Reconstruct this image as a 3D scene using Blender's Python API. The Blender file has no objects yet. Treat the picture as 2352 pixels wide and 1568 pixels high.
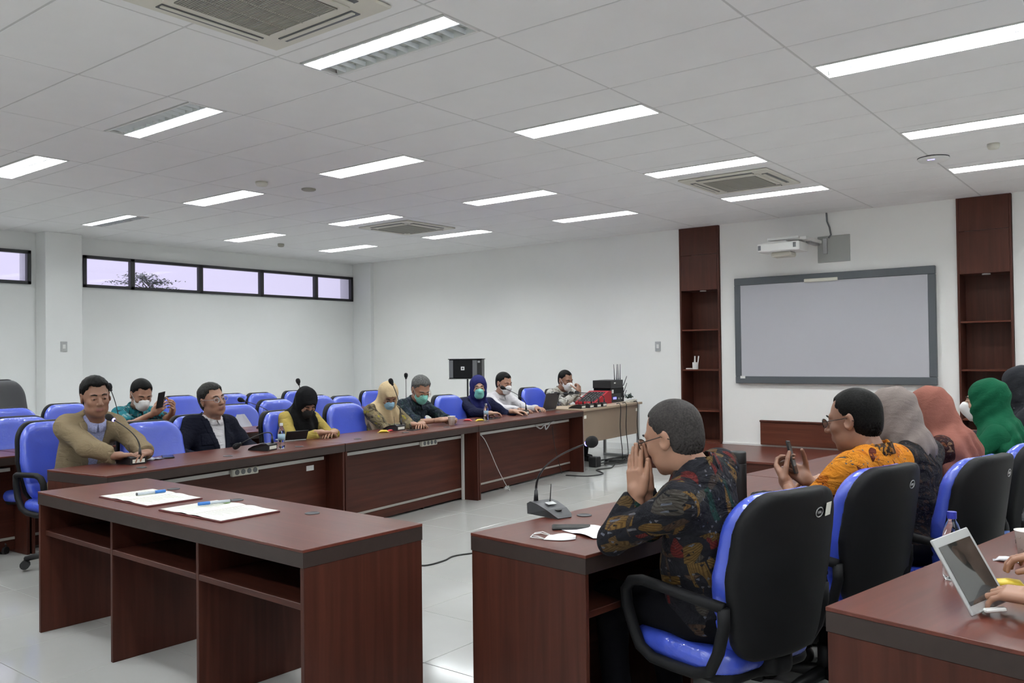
import bpy, math, random
import numpy as np
from mathutils import Vector, Matrix, Euler
C = bpy.context.scene.collection
PI = math.pi
random.seed(7)
rng = np.random.RandomState(7)

# ------------------------------------------------------------------ camera, sky, exposure
CAM = Vector((2.995, -3.746, 1.45))
cd = bpy.data.cameras.new('camera'); cam = bpy.data.objects.new('camera', cd); C.objects.link(cam)
Rm = Matrix(((0.78852704, 0.01928226, 0.61469773), (0.61487266, -0.00437239, -0.78861429), (-0.01251857, 0.99980452, -0.01530388)))
cam.matrix_world = Matrix.Translation(CAM) @ Rm.to_4x4()
cd.sensor_width = 36.0; cd.lens = 30.115; cd.clip_start = 0.05; cd.clip_end = 200
bpy.context.scene.camera = cam
sc = bpy.context.scene
sc.view_settings.view_transform = 'Standard'; sc.view_settings.look = 'None'
sc.view_settings.gamma = 1; sc.view_settings.use_curve_mapping = False
sc.view_settings.exposure = 0.0
w = bpy.data.worlds.new('world'); sc.world = w; w.use_nodes = True
bg = w.node_tree.nodes['Background']; bg.inputs[0].default_value = (0.80, 0.77, 0.98, 1); bg.inputs[1].default_value = 1.15
LAMP = 50       # brightness of the fluorescent tubes
ZC = 3.231       # ceiling height
XW = -9.6        # window wall
YF = 7.5         # front wall

# ------------------------------------------------------------------ materials
def nt(name):
    m = bpy.data.materials.new(name); m.use_nodes = True
    return m, m.node_tree.nodes, m.node_tree.links, m.node_tree.nodes['Principled BSDF']
def mat(name, col, rough=0.5, metal=0.0, coat=0.0, spec=0.5, noise=0.0, nscale=20.0, bump=0.0, bscale=60.0, emit=0.0, ecol=None, sheen=0.0):
    m, N, L, b = nt(name)
    b.inputs['Base Color'].default_value = (*col, 1); b.inputs['Roughness'].default_value = rough
    b.inputs['Metallic'].default_value = metal; b.inputs['Coat Weight'].default_value = coat
    b.inputs['Specular IOR Level'].default_value = spec
    b.inputs['Sheen Weight'].default_value = sheen
    tc = N.new('ShaderNodeTexCoord')
    if noise > 0:
        n = N.new('ShaderNodeTexNoise'); n.inputs['Scale'].default_value = nscale; n.inputs['Detail'].default_value = 4
        L.new(tc.outputs['Object'], n.inputs['Vector'])
        mx = N.new('ShaderNodeMix'); mx.data_type = 'RGBA'
        mx.inputs['A'].default_value = (*[c*(1-noise) for c in col], 1); mx.inputs['B'].default_value = (*[min(1, c*(1+noise)) for c in col], 1)
        L.new(n.outputs['Fac'], mx.inputs['Factor']); L.new(mx.outputs['Result'], b.inputs['Base Color'])
    if bump > 0:
        n2 = N.new('ShaderNodeTexNoise'); n2.inputs['Scale'].default_value = bscale; n2.inputs['Detail'].default_value = 3
        L.new(tc.outputs['Object'], n2.inputs['Vector'])
        bp = N.new('ShaderNodeBump'); bp.inputs['Strength'].default_value = bump; bp.inputs['Distance'].default_value = 0.01
        L.new(n2.outputs['Fac'], bp.inputs['Height']); L.new(bp.outputs['Normal'], b.inputs['Normal'])
    if emit > 0:
        b.inputs['Emission Color'].default_value = (*(ecol or col), 1); b.inputs['Emission Strength'].default_value = emit
    return m
def wood(name, c1, c2, axis, rough=0.32, coat=0.15):
    m, N, L, b = nt(name)
    tc = N.new('ShaderNodeTexCoord'); mp = N.new('ShaderNodeMapping')
    s = [26.0, 26.0, 26.0]; s[axis] = 1.3; mp.inputs['Scale'].default_value = s
    L.new(tc.outputs['Object'], mp.inputs['Vector'])
    n = N.new('ShaderNodeTexNoise'); n.inputs['Scale'].default_value = 1.0; n.inputs['Detail'].default_value = 6; n.inputs['Distortion'].default_value = 0.6
    L.new(mp.outputs[0], n.inputs['Vector'])
    r = N.new('ShaderNodeValToRGB'); r.color_ramp.elements[0].position = 0.33; r.color_ramp.elements[1].position = 0.7
    r.color_ramp.elements[0].color = (*c1, 1); r.color_ramp.elements[1].color = (*c2, 1)
    L.new(n.outputs['Fac'], r.inputs[0]); L.new(r.outputs[0], b.inputs['Base Color'])
    b.inputs['Roughness'].default_value = rough; b.inputs['Coat Weight'].default_value = coat; b.inputs['Coat Roughness'].default_value = 0.2; b.inputs['Specular IOR Level'].default_value = 0.36 if 'top' in name else 0.22
    return m
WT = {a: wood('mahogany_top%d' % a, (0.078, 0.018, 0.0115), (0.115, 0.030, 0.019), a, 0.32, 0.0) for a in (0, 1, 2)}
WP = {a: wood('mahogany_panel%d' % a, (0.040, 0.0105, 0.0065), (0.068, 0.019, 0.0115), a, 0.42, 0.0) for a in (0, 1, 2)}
WE = mat('dark_edging', (0.032, 0.021, 0.018), 0.45, spec=0.3, noise=0.15, nscale=40)
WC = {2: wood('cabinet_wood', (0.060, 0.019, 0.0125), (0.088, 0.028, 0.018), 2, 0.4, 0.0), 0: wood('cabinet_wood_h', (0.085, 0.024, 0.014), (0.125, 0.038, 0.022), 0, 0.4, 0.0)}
M = {}
M['wall'] = mat('wall_paint', (0.86, 0.872, 0.862), 0.75, noise=0.03, nscale=1.5, bump=0.02, bscale=300)
M['wall_f'] = mat('front_wall_paint', (0.92, 0.92, 0.895), 0.75, noise=0.03, nscale=1.5)
M['tile_c'] = mat('ceiling_board', (0.84, 0.84, 0.835), 0.9, noise=0.04, nscale=3, bump=0.05, bscale=400)
M['grid'] = mat('ceiling_grid_metal', (0.60, 0.60, 0.59), 0.6)
M['white'] = mat('white_enamel', (0.8, 0.8, 0.78), 0.4)
M['cream'] = mat('cream_plastic', (0.66, 0.64, 0.56), 0.45, noise=0.05, nscale=8)
M['grille'] = mat('grey_grille', (0.36, 0.35, 0.30), 0.6)
M['black'] = mat('black_plastic', (0.012, 0.012, 0.013), 0.45, bump=0.05, bscale=500)
M['blackm'] = mat('matt_black', (0.008, 0.008, 0.008), 0.9)
M['shell'] = mat('black_shell', (0.0075, 0.0075, 0.0085), 0.6, spec=0.2, bump=0.08, bscale=700)
M['foam'] = mat('foam_black', (0.006, 0.006, 0.007), 0.95, bump=0.3, bscale=900)
M['dgrey'] = mat('dark_grey', (0.05, 0.05, 0.055), 0.5)
M['mgrey'] = mat('mid_grey', (0.14, 0.145, 0.15), 0.5)
M['metal'] = mat('brushed_metal', (0.45, 0.45, 0.46), 0.35, 0.9)
M['silver'] = mat('silver_metal', (0.55, 0.56, 0.56), 0.3, 0.6)
M['frame'] = mat('window_frame_black', (0.018, 0.018, 0.022), 0.4)
M['screenf'] = mat('board_frame_grey', (0.085, 0.095, 0.105), 0.45)
M['board'] = mat('board_surface', (0.50, 0.50, 0.54), 0.35, noise=0.02, nscale=1)
M['trunk'] = mat('trunking_white', (0.62, 0.61, 0.58), 0.5)
M['trim'] = mat('grey_trim', (0.30, 0.28, 0.25), 0.45)
M['beige'] = mat('beige_laminate', (0.40, 0.31, 0.22), 0.45, noise=0.06, nscale=6)
M['beige_d'] = mat('beige_panel', (0.27, 0.20, 0.145), 0.5, noise=0.05, nscale=6)
M['paper'] = mat('paper', (0.80, 0.80, 0.72), 0.8)
M['paperw'] = mat('paper_white', (0.82, 0.80, 0.82), 0.8)
M['cover'] = mat('maroon_cover', (0.10, 0.012, 0.014), 0.6)
M['ink'] = mat('printed_ink', (0.48, 0.48, 0.45), 0.8)
M['green'] = mat('green_print', (0.35, 0.62, 0.12), 0.7)
M['penblue'] = mat('pen_blue', (0.03, 0.16, 0.5), 0.35)
M['penwhite'] = mat('pen_white', (0.5, 0.55, 0.6), 0.35)
M['maskw'] = mat('mask_white', (0.78, 0.77, 0.76), 0.85, bump=0.05, bscale=200)
M['maskk'] = mat('mask_black', (0.012, 0.011, 0.011), 0.9)
M['maskg'] = mat('mask_green', (0.22, 0.60, 0.52), 0.85, bump=0.05, bscale=200)
M['maskb'] = mat('mask_blue', (0.28, 0.48, 0.62), 0.85, bump=0.05, bscale=200)
M['cord'] = mat('mask_cord', (0.6, 0.6, 0.58), 0.7)
M['cable'] = mat('cable_black', (0.012, 0.012, 0.012), 0.5)
M['cablew'] = mat('cable_white', (0.5, 0.5, 0.5), 0.5)
M['red'] = mat('red_case', (0.36, 0.008, 0.02), 0.45, noise=0.1, nscale=30)
M['led'] = mat('blue_led', (0.1, 0.1, 1), 0.4, emit=9, ecol=(0.25, 0.2, 1.0))
M['ledscr'] = mat('blue_display', (0.05, 0.05, 0.4), 0.4, emit=2.0, ecol=(0.2, 0.2, 0.9))
M['tubeglow'] = mat('tube_glow', (0.9, 0.9, 0.9), 0.4, emit=LAMP, ecol=(0.965, 1.0, 1.02))
M['tubeoff'] = mat('tube_off', (0.55, 0.57, 0.53), 0.4)
M['reflector'] = mat('reflector', (0.72, 0.75, 0.73), 0.3, 0.3)
M['blade'] = mat('louvre_blade', (0.72, 0.76, 0.78), 0.3, 0.2)
M['eyew'] = mat('eye_white', (0.6, 0.58, 0.55), 0.3)
M['iris'] = mat('eye_dark', (0.012, 0.008, 0.006), 0.15)
M['lip'] = mat('lips', (0.24, 0.10, 0.08), 0.5)
M['glasses'] = mat('glasses_frame', (0.02, 0.014, 0.012), 0.25)
M['brass'] = mat('gold_wire', (0.35, 0.24, 0.14), 0.3, 0.8)
M['shoe'] = mat('shoe_leather', (0.01, 0.009, 0.009), 0.3)
M['trouser'] = mat('trousers_black', (0.006, 0.006, 0.008), 0.85, spec=0.06)
M['capb'] = mat('cap_blue', (0.02, 0.03, 0.32), 0.4)
M['labelb'] = mat('label_blue', (0.05, 0.13, 0.42), 0.4)
M['cup'] = mat('paper_cup', (0.85, 0.82, 0.76), 0.7)
M['foilY'] = mat('yellow_wrapper', (0.75, 0.55, 0.05), 0.35)
M['foilR'] = mat('red_wrapper', (0.6, 0.05, 0.06), 0.35)
M['tissue'] = mat('clear_wrap', (0.75, 0.75, 0.78), 0.25)
M['tree'] = mat('tree_leaves', (0.10, 0.13, 0.10), 0.8, noise=0.3, nscale=3)
M['bark'] = mat('tree_bark', (0.12, 0.11, 0.10), 0.9)
M['concrete'] = mat('outside_concrete', (0.15, 0.145, 0.17), 0.9)
def glassm(name, tint, rough=0.02):
    m, N, L, b = nt(name)
    b.inputs['Base Color'].default_value = (*tint, 1); b.inputs['Roughness'].default_value = rough
    b.inputs['Transmission Weight'].default_value = 1.0; b.inputs['IOR'].default_value = 1.33
    return m
M['clear'] = glassm('clear_plastic', (0.93, 0.95, 0.97), 0.04)
def pane_mat():
    m = bpy.data.materials.new('window_pane'); m.use_nodes = True; N = m.node_tree.nodes; L = m.node_tree.links
    for n in list(N): N.remove(n)
    o = N.new('ShaderNodeOutputMaterial'); t = N.new('ShaderNodeBsdfTransparent'); t.inputs[0].default_value = (0.94, 0.93, 0.97, 1)
    g = N.new('ShaderNodeBsdfGlossy'); g.inputs['Roughness'].default_value = 0.02; mx = N.new('ShaderNodeMixShader')
    f = N.new('ShaderNodeFresnel'); f.inputs[0].default_value = 1.45
    L.new(f.outputs[0], mx.inputs[0]); L.new(t.outputs[0], mx.inputs[1]); L.new(g.outputs[0], mx.inputs[2]); L.new(mx.outputs[0], o.inputs[0])
    return m
M['pane'] = pane_mat()
def lens_mat():
    m = pane_mat(); m.name = 'spectacle_lens'; return m
M['lens'] = lens_mat()
# polished floor tiles
def floor_mat():
    m, N, L, b = nt('polished_tile')
    tc = N.new('ShaderNodeTexCoord'); n = N.new('ShaderNodeTexNoise'); n.inputs['Scale'].default_value = 2.2; n.inputs['Detail'].default_value = 5
    L.new(tc.outputs['Object'], n.inputs['Vector'])
    r = N.new('ShaderNodeValToRGB'); r.color_ramp.elements[0].color = (0.42, 0.42, 0.40, 1); r.color_ramp.elements[1].color = (0.50, 0.50, 0.485, 1)
    L.new(n.outputs['Fac'], r.inputs[0]); L.new(r.outputs[0], b.inputs['Base Color'])
    b.inputs['Roughness'].default_value = 0.09; b.inputs['Specular IOR Level'].default_value = 0.75
    return m
M['floor'] = floor_mat(); M['grout'] = mat('tile_joint', (0.24, 0.23, 0.21), 0.7)
# blue upholstery under clear plastic wrap
def blue_mat():
    m, N, L, b = nt('blue_upholstery')
    b.inputs['Base Color'].default_value = (0.042, 0.082, 0.56, 1); b.inputs['Roughness'].default_value = 0.5
    b.inputs['Coat Weight'].default_value = 1.0; b.inputs['Coat Roughness'].default_value = 0.04; b.inputs['Coat IOR'].default_value = 1.6
    tc = N.new('ShaderNodeTexCoord'); mp = N.new('ShaderNodeMapping'); mp.inputs['Scale'].default_value = (1, 1, 1)
    n = N.new('ShaderNodeTexNoise'); n.inputs['Scale'].default_value = 20; n.inputs['Detail'].default_value = 3; n.inputs['Distortion'].default_value = 2.0
    L.new(tc.outputs['Object'], mp.inputs[0]); L.new(mp.outputs[0], n.inputs['Vector'])
    bp = N.new('ShaderNodeBump'); bp.inputs['Strength'].default_value = 0.3; bp.inputs['Distance'].default_value = 0.02
    L.new(n.outputs['Fac'], bp.inputs['Height']); L.new(bp.outputs['Normal'], b.inputs['Coat Normal'])
    return m
M['blue'] = blue_mat()
def skinm(name, col):
    m, N, L, b = nt(name)
    b.inputs['Subsurface Weight'].default_value = 0.08; b.inputs['Subsurface Radius'].default_value = (0.01, 0.004, 0.002)
    tc = N.new('ShaderNodeTexCoord'); n = N.new('ShaderNodeTexNoise'); n.inputs['Scale'].default_value = 18; n.inputs['Detail'].default_value = 3
    L.new(tc.outputs['Object'], n.inputs['Vector']); mx = N.new('ShaderNodeMix'); mx.data_type = 'RGBA'
    mx.inputs['A'].default_value = (col[0]*0.93, col[1]*0.91, col[2]*0.9, 1); mx.inputs['B'].default_value = (col[0]*1.12, col[1]*1.1, col[2]*1.08, 1)
    L.new(n.outputs['Fac'], mx.inputs['Factor']); L.new(mx.outputs['Result'], b.inputs['Base Color'])
    b.inputs['Roughness'].default_value = 0.48
    return m
SK = skinm('skin_brown', (0.33, 0.175, 0.115)); SKD = skinm('skin_deep', (0.25, 0.128, 0.083)); SKL = skinm('skin_light', (0.42, 0.25, 0.175))
def hairm(name, c1, c2):
    m, N, L, b = nt(name)
    tc = N.new('ShaderNodeTexCoord'); n = N.new('ShaderNodeTexNoise'); n.inputs['Scale'].default_value = 150; n.inputs['Detail'].default_value = 3; n.inputs['Distortion'].default_value = 0.5
    L.new(tc.outputs['Object'], n.inputs['Vector']); r = N.new('ShaderNodeValToRGB')
    r.color_ramp.elements[0].color = (*c1, 1); r.color_ramp.elements[1].color = (*c2, 1); r.color_ramp.elements[0].position = 0.35; r.color_ramp.elements[1].position = 0.65
    L.new(n.outputs['Fac'], r.inputs[0]); L.new(r.outputs[0], b.inputs['Base Color']); b.inputs['Roughness'].default_value = 0.55; b.inputs['Specular IOR Level'].default_value = 0.1
    n3 = N.new('ShaderNodeTexNoise'); n3.inputs['Scale'].default_value = 120; L.new(tc.outputs['Object'], n3.inputs['Vector'])
    bp = N.new('ShaderNodeBump'); bp.inputs['Strength'].default_value = 0.3; bp.inputs['Distance'].default_value = 0.004
    L.new(n3.outputs['Fac'], bp.inputs['Height']); L.new(bp.outputs['Normal'], b.inputs['Normal'])
    return m
HB = hairm('hair_black', (0.002, 0.002, 0.002), (0.009, 0.008, 0.0075)); HG = hairm('hair_grey', (0.035, 0.035, 0.034), (0.16, 0.16, 0.155))
HS = hairm('hair_salt', (0.026, 0.023, 0.023), (0.052, 0.046, 0.044))
def wrinkle(m, st=0.9):
    N = m.node_tree.nodes; L = m.node_tree.links; b = N['Principled BSDF']; tc = N.new('ShaderNodeTexCoord')
    n = N.new('ShaderNodeTexNoise'); n.inputs['Scale'].default_value = 7; n.inputs['Detail'].default_value = 4; n.inputs['Distortion'].default_value = 1.8
    mp = N.new('ShaderNodeMapping'); mp.inputs['Scale'].default_value = (1, 1, 1.9); L.new(tc.outputs['Object'], mp.inputs[0]); L.new(mp.outputs[0], n.inputs['Vector'])
    bp = N.new('ShaderNodeBump'); bp.inputs['Strength'].default_value = st; bp.inputs['Distance'].default_value = 0.03
    if b.inputs['Normal'].links: L.new(b.inputs['Normal'].links[0].from_socket, bp.inputs['Normal'])
    L.new(n.outputs['Fac'], bp.inputs['Height']); L.new(bp.outputs['Normal'], b.inputs['Normal']); return m
def cloth(name, col, rough=0.85, noise=0.08, sheen=0.1, bump=0.15):
    return wrinkle(cloth_(name, col, rough, noise, sheen, bump), 0.2 if 'scarf' in name else 0.5)
def cloth_(name, col, rough=0.85, noise=0.08, sheen=0.1, bump=0.15):
    return mat(name, col, rough, noise=noise, nscale=25, bump=bump, bscale=180, sheen=0, spec=0.12)
def leaf_batik(name, base, cols, scale, w=0.17, l=0.46, dots=True):
    """voronoi cells, each holding one leaf turned its own way"""
    m, N, L, b = nt(name)
    tc = N.new('ShaderNodeTexCoord')
    last = None; colsock = None
    def rgb(c):
        n = N.new('ShaderNodeRGB'); n.outputs[0].default_value = (*c, 1); return n.outputs[0]
    colsock = rgb(base)
    for k, (sc_, wd, ln, off) in enumerate(((scale, w, l, 0.0), (scale*1.25, w*0.8, l*0.9, 3.7), (scale*3.2, 0.13, 0.14, 9.1))):
        mp = N.new('ShaderNodeMapping'); mp.inputs['Location'].default_value = (off, off*0.7, off*1.3); mp.inputs['Scale'].default_value = (sc_,)*3
        L.new(tc.outputs['Object'], mp.inputs[0])
        v = N.new('ShaderNodeTexVoronoi'); v.inputs['Scale'].default_value = 1.0; v.inputs['Randomness'].default_value = 0.75
        L.new(mp.outputs[0], v.inputs['Vector'])
        sub = N.new('ShaderNodeVectorMath'); sub.operation = 'SUBTRACT'; L.new(mp.outputs[0], sub.inputs[0]); L.new(v.outputs['Position'], sub.inputs[1])
        sep = N.new('ShaderNodeSeparateColor'); L.new(v.outputs['Color'], sep.inputs[0])
        ang = N.new('ShaderNodeMath'); ang.operation = 'MULTIPLY'; ang.inputs[1].default_value = 3.14; L.new(sep.outputs[0], ang.inputs[0])
        rot = N.new('ShaderNodeVectorRotate'); rot.rotation_type = 'AXIS_ANGLE'; rot.inputs['Axis'].default_value = (0.35, 1, 0.1) if k != 1 else (1, 0.3, 0.0)
        L.new(sub.outputs[0], rot.inputs['Vector']); L.new(ang.outputs[0], rot.inputs['Angle'])
        sx = N.new('ShaderNodeSeparateXYZ'); L.new(rot.outputs[0], sx.inputs[0])
        def mth(op, a, bb=None, c=None):
            n = N.new('ShaderNodeMath'); n.operation = op
            for i, q in enumerate((a, bb, c)):
                if q is None: continue
                if isinstance(q, (int, float)): n.inputs[i].default_value = q
                else: L.new(q, n.inputs[i])
            return n.outputs[0]
        z2 = mth('POWER', mth('DIVIDE', sx.outputs[2], ln), 2.0)
        bend = mth('ADD', sx.outputs[0], mth('MULTIPLY', z2, 0.12))
        ax = mth('DIVIDE', mth('ABSOLUTE', bend), wd)
        r = mth('ADD', ax, z2)
        inside = mth('LESS_THAN', r, 1.0)
        vein = mth('GREATER_THAN', mth('SINE', mth('MULTIPLY', mth('ADD', sx.outputs[2], mth('MULTIPLY', mth('ABSOLUTE', bend), -0.8)), 62.0)), 0.25)
        rim = mth('GREATER_THAN', r, 0.80)
        ramp = N.new('ShaderNodeValToRGB'); ramp.color_ramp.interpolation = 'CONSTANT'
        el = ramp.color_ramp.elements; cc = cols if k < 2 else [(0.10, 0.11, 0.14), base, base, (0.10, 0.10, 0.11)]
        el[0].position = 0; el[0].color = (*cc[0], 1); el[1].position = 1.0/len(cc); el[1].color = (*cc[1], 1)
        for i in range(2, len(cc)):
            e = el.new(i/len(cc)); e.color = (*cc[i], 1)
        L.new(sep.outputs[1], ramp.inputs[0])
        dk = N.new('ShaderNodeMix'); dk.data_type = 'RGBA'; dk.blend_type = 'MULTIPLY'
        L.new(ramp.outputs[0], dk.inputs['A']); dk.inputs['B'].default_value = (0.45, 0.38, 0.4, 1)
        L.new(mth('MAXIMUM', mth('MULTIPLY', vein, 0.75), mth('MULTIPLY', rim, 0.3)), dk.inputs['Factor'])
        mx = N.new('ShaderNodeMix'); mx.data_type = 'RGBA'
        L.new(inside, mx.inputs['Factor']); L.new(colsock, mx.inputs['A']); L.new(dk.outputs['Result'], mx.inputs['B'])
        colsock = mx.outputs['Result']
        if k == 1 and not dots: break
    L.new(colsock, b.inputs['Base Color']); b.inputs['Roughness'].default_value = 0.8; b.inputs['Specular IOR Level'].default_value = 0.15
    return wrinkle(m)
BATIK10 = leaf_batik('batik_leaf_black', (0.010, 0.010, 0.014), [(0.12, 0.068, 0.018), (0.085, 0.052, 0.02), (0.05, 0.045, 0.038), (0.10, 0.06, 0.018), (0.10, 0.014, 0.013), (0.10, 0.055, 0.018), (0.04, 0.03, 0.025), (0.11, 0.068, 0.022), (0.01, 0.035, 0.03), (0.05, 0.03, 0.02)], 9.5, 0.15, 0.52)
BATIKT = leaf_batik('batik_teal', (0.012, 0.14, 0.17), [(0.02, 0.05, 0.07), (0.20, 0.35, 0.36), (0.03, 0.25, 0.28), (0.08, 0.05, 0.04)], 16.0)
BATIKK = leaf_batik('batik_khaki', (0.16, 0.13, 0.075), [(0.34, 0.30, 0.05), (0.10, 0.08, 0.05), (0.28, 0.22, 0.12), (0.06, 0.05, 0.035)], 15.0)
BATIKD = leaf_batik('batik_navy', (0.012, 0.020, 0.028), [(0.02, 0.05, 0.045), (0.03, 0.04, 0.07), (0.05, 0.07, 0.08)], 18.0)
BATIKO = leaf_batik('batik_orange', (0.50, 0.175, 0.012), [(0.62, 0.24, 0.02), (0.42, 0.12, 0.008), (0.56, 0.20, 0.015), (0.10, 0.02, 0.012)], 12.0, 0.2, 0.4)
BATIKC = leaf_batik('batik_collar', (0.035, 0.02, 0.012), [(0.40, 0.17, 0.02), (0.25, 0.1, 0.02)], 28.0)
BATIKM = leaf_batik('batik_maroon', (0.028, 0.008, 0.008), [(0.20, 0.12, 0.07), (0.04, 0.02, 0.02), (0.15, 0.05, 0.02)], 22.0)
BATIKG = leaf_batik('batik_charcoal', (0.016, 0.015, 0.017), [(0.05, 0.04, 0.035), (0.02, 0.02, 0.022), (0.07, 0.045, 0.03)], 24.0)
CAMO = leaf_batik('print_grey_white', (0.42, 0.41, 0.37), [(0.16, 0.16, 0.14), (0.55, 0.54, 0.5), (0.30, 0.29, 0.25)], 12.0, 0.25, 0.4)
CHECK = mat('check_shirt', (0.32, 0.34, 0.55), 0.8, noise=0.6, nscale=120)

# ------------------------------------------------------------------ mesh helpers
def mesh_from(name, V, F, mt=None, smooth=False):
    me = bpy.data.meshes.new(name)
    V = np.asarray(V, dtype=np.float32); 
    me.from_pydata(V.tolist() if len(V) < 4000 else V, [], F if not isinstance(F, np.ndarray) else F.tolist())
    me.validate(verbose=False)
    if smooth: me.polygons.foreach_set('use_smooth', [True]*len(me.polygons))
    if mt: me.materials.append(mt)
    me.update()
    return me
def link(name, me, parent=None, loc=None, rotz=None):
    o = bpy.data.objects.new(name, me); C.objects.link(o)
    if parent: o.parent = parent
    if loc is not None: o.location = loc
    if rotz is not None: o.rotation_euler = (0, 0, rotz)
    return o
def tag(o, label=None, cat=None, group=None, kind=None):
    if label: o['label'] = label
    if cat: o['category'] = cat
    if group: o['group'] = group
    if kind: o['kind'] = kind
    return o
def thing(name, label, cat, loc=(0, 0, 0), rotz=0, group=None):
    o = link(name, None, None, loc, rotz); return tag(o, label, cat, group)
def dup(root, loc, rotz, label=None, group=None):
    r = root.copy(); C.objects.link(r); r.location = loc; r.rotation_euler = (root.rotation_euler[0], root.rotation_euler[1], rotz)
    if label: r['label'] = label
    if group: r['group'] = group
    for ch in list(root.children):
        c = ch.copy(); C.objects.link(c); c.parent = r
        for g in list(ch.children):
            d = g.copy(); C.objects.link(d); d.parent = c
    return r
class MB:
    def __init__(s): s.V = []; s.F = []
    def add(s, V, F):
        n = len(s.V); s.V += [tuple(v) for v in V]; s.F += [[i+n for i in f] for f in F]; return s
    def box(s, x0, y0, z0, x1, y1, z1, bev=0.0, M4=None):
        """box with optionally chamfered edges"""
        if x1 < x0: x0, x1 = x1, x0
        if y1 < y0: y0, y1 = y1, y0
        if z1 < z0: z0, z1 = z1, z0
        b = min(bev, (x1-x0)*.45, (y1-y0)*.45, (z1-z0)*.45)
        if b <= 0:
            V = [(x, y, z) for z in (z0, z1) for y in (y0, y1) for x in (x0, x1)]
            F = [[0, 2, 3, 1], [4, 5, 7, 6], [0, 1, 5, 4], [2, 6, 7, 3], [0, 4, 6, 2], [1, 3, 7, 5]]
        else:
            V = []; idx = {}
            for i, x in enumerate((x0, x1)):
                for j, y in enumerate((y0, y1)):
                    for k, z in enumerate((z0, z1)):
                        sx, sy, sz = (1-2*i)*b, (1-2*j)*b, (1-2*k)*b
                        idx[i, j, k, 0] = len(V); V.append((x, y+sy, z+sz))
                        idx[i, j, k, 1] = len(V); V.append((x+sx, y, z+sz))
                        idx[i, j, k, 2] = len(V); V.append((x+sx, y+sy, z))
            F = []
            for a in (0, 1, 2):
                for e in (0, 1):
                    q = []
                    for (p, r) in ((0, 0), (1, 0), (1, 1), (0, 1)):
                        c = [0, 0, 0]; c[a] = e; c[(a+1) % 3] = p; c[(a+2) % 3] = r; q.append(idx[c[0], c[1], c[2], a])
                    F.append(q if e else q[::-1])
            for a in (0, 1, 2):
                b1, b2 = (a+1) % 3, (a+2) % 3
                for p in (0, 1):
                    for r in (0, 1):
                        c0 = [0, 0, 0]; c0[b1] = p; c0[b2] = r; c1 = list(c0); c1[a] = 1
                        q = [idx[(*c0, b1)], idx[(*c1, b1)], idx[(*c1, b2)], idx[(*c0, b2)]]
                        F.append(q[::-1] if (p+r) % 2 == 0 else q)
            for i in (0, 1):
                for j in (0, 1):
                    for k in (0, 1):
                        q = [idx[i, j, k, 0], idx[i, j, k, 1], idx[i, j, k, 2]]
                        F.append(q if (i+j+k) % 2 else q[::-1])
        if M4 is not None: V = [tuple(M4 @ Vector(v)) for v in V]
        return s.add(V, F)
    def tube(s, pts, r, n=8, cap=True):
        pts = [Vector(p) for p in pts]; R = r if isinstance(r, (list, tuple)) else [r]*len(pts)
        V = []; F = []; prev = None
        for i, p in enumerate(pts):
            d = (pts[min(i+1, len(pts)-1)]-pts[max(i-1, 0)])
            d = d.normalized() if d.length > 1e-9 else Vector((0, 0, 1))
            if prev is None:
                u = d.orthogonal().normalized()
            else:
                u = (prev - d*prev.dot(d)); u = u.normalized() if u.length > 1e-6 else d.orthogonal().normalized()
            prev = u; v = d.cross(u)
            for k in range(n):
                a = 2*PI*k/n; V.append(p+(u*math.cos(a)+v*math.sin(a))*R[i])
        for i in range(len(pts)-1):
            for k in range(n):
                F.append([i*n+k, i*n+(k+1) % n, (i+1)*n+(k+1) % n, (i+1)*n+k])
        if cap: F.append(list(range(n))[::-1]); F.append([(len(pts)-1)*n+k for k in range(n)])
        return s.add(V, F)
    def lathe(s, prof, n=20, c=(0, 0, 0)):
        V = []; F = []
        for (r, z) in prof:
            for k in range(n):
                a = 2*PI*k/n; V.append((c[0]+r*math.cos(a), c[1]+r*math.sin(a), c[2]+z))
        for i in range(len(prof)-1):
            for k in range(n): F.append([i*n+k, i*n+(k+1) % n, (i+1)*n+(k+1) % n, (i+1)*n+k])
        if prof[0][0] > 1e-6: F.append(list(range(n))[::-1])
        if prof[-1][0] > 1e-6: F.append([(len(prof)-1)*n+k for k in range(n)])
        return s.add(V, F)
    def build(s, name, mt, parent=None, smooth=False, loc=None, rotz=None):
        return link(name, mesh_from(name, s.V, s.F, mt, smooth), parent, loc, rotz)
def struct(o): o['kind'] = 'structure'; return o
def bx(name, a, b, mt, parent=None, bev=0.002):
    return MB().box(*a, *b, bev).build(name, mt, parent)

# ------------------------------------------------------------------ signed distance helpers
F32 = np.float32
def cap(P, a, b, ra, rb=None):
    rb = ra if rb is None else rb
    a = np.array(a, F32); b = np.array(b, F32); ab = b-a; L2 = float(ab@ab)+1e-12
    t = np.clip((P-a)@ab/L2, 0, 1)
    return np.linalg.norm(P-a-t[:, None]*ab, axis=1)-(ra+(rb-ra)*t)
def ell(P, c, r, A=None):
    q = P-np.array(c, F32)
    if A is not None: q = q@np.array(A, F32)
    r = np.array(r, F32); k0 = np.linalg.norm(q/r, axis=1); k1 = np.linalg.norm(q/(r*r), axis=1)+1e-9
    return k0*(k0-1)/k1
def sbox(P, c, h, r, A=None):
    q = P-np.array(c, F32)
    if A is not None: q = q@np.array(A, F32)
    d = np.abs(q)-np.array(h, F32)+r
    return np.linalg.norm(np.maximum(d, 0), axis=1)+np.minimum(d.max(axis=1), 0)-r
def smin(a, b, k):
    h = np.clip(0.5+0.5*(b-a)/k, 0, 1); return b+(a-b)*h-k*h*(1-h)
def smax(a, b, k): return -smin(-a, -b, k)
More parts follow.
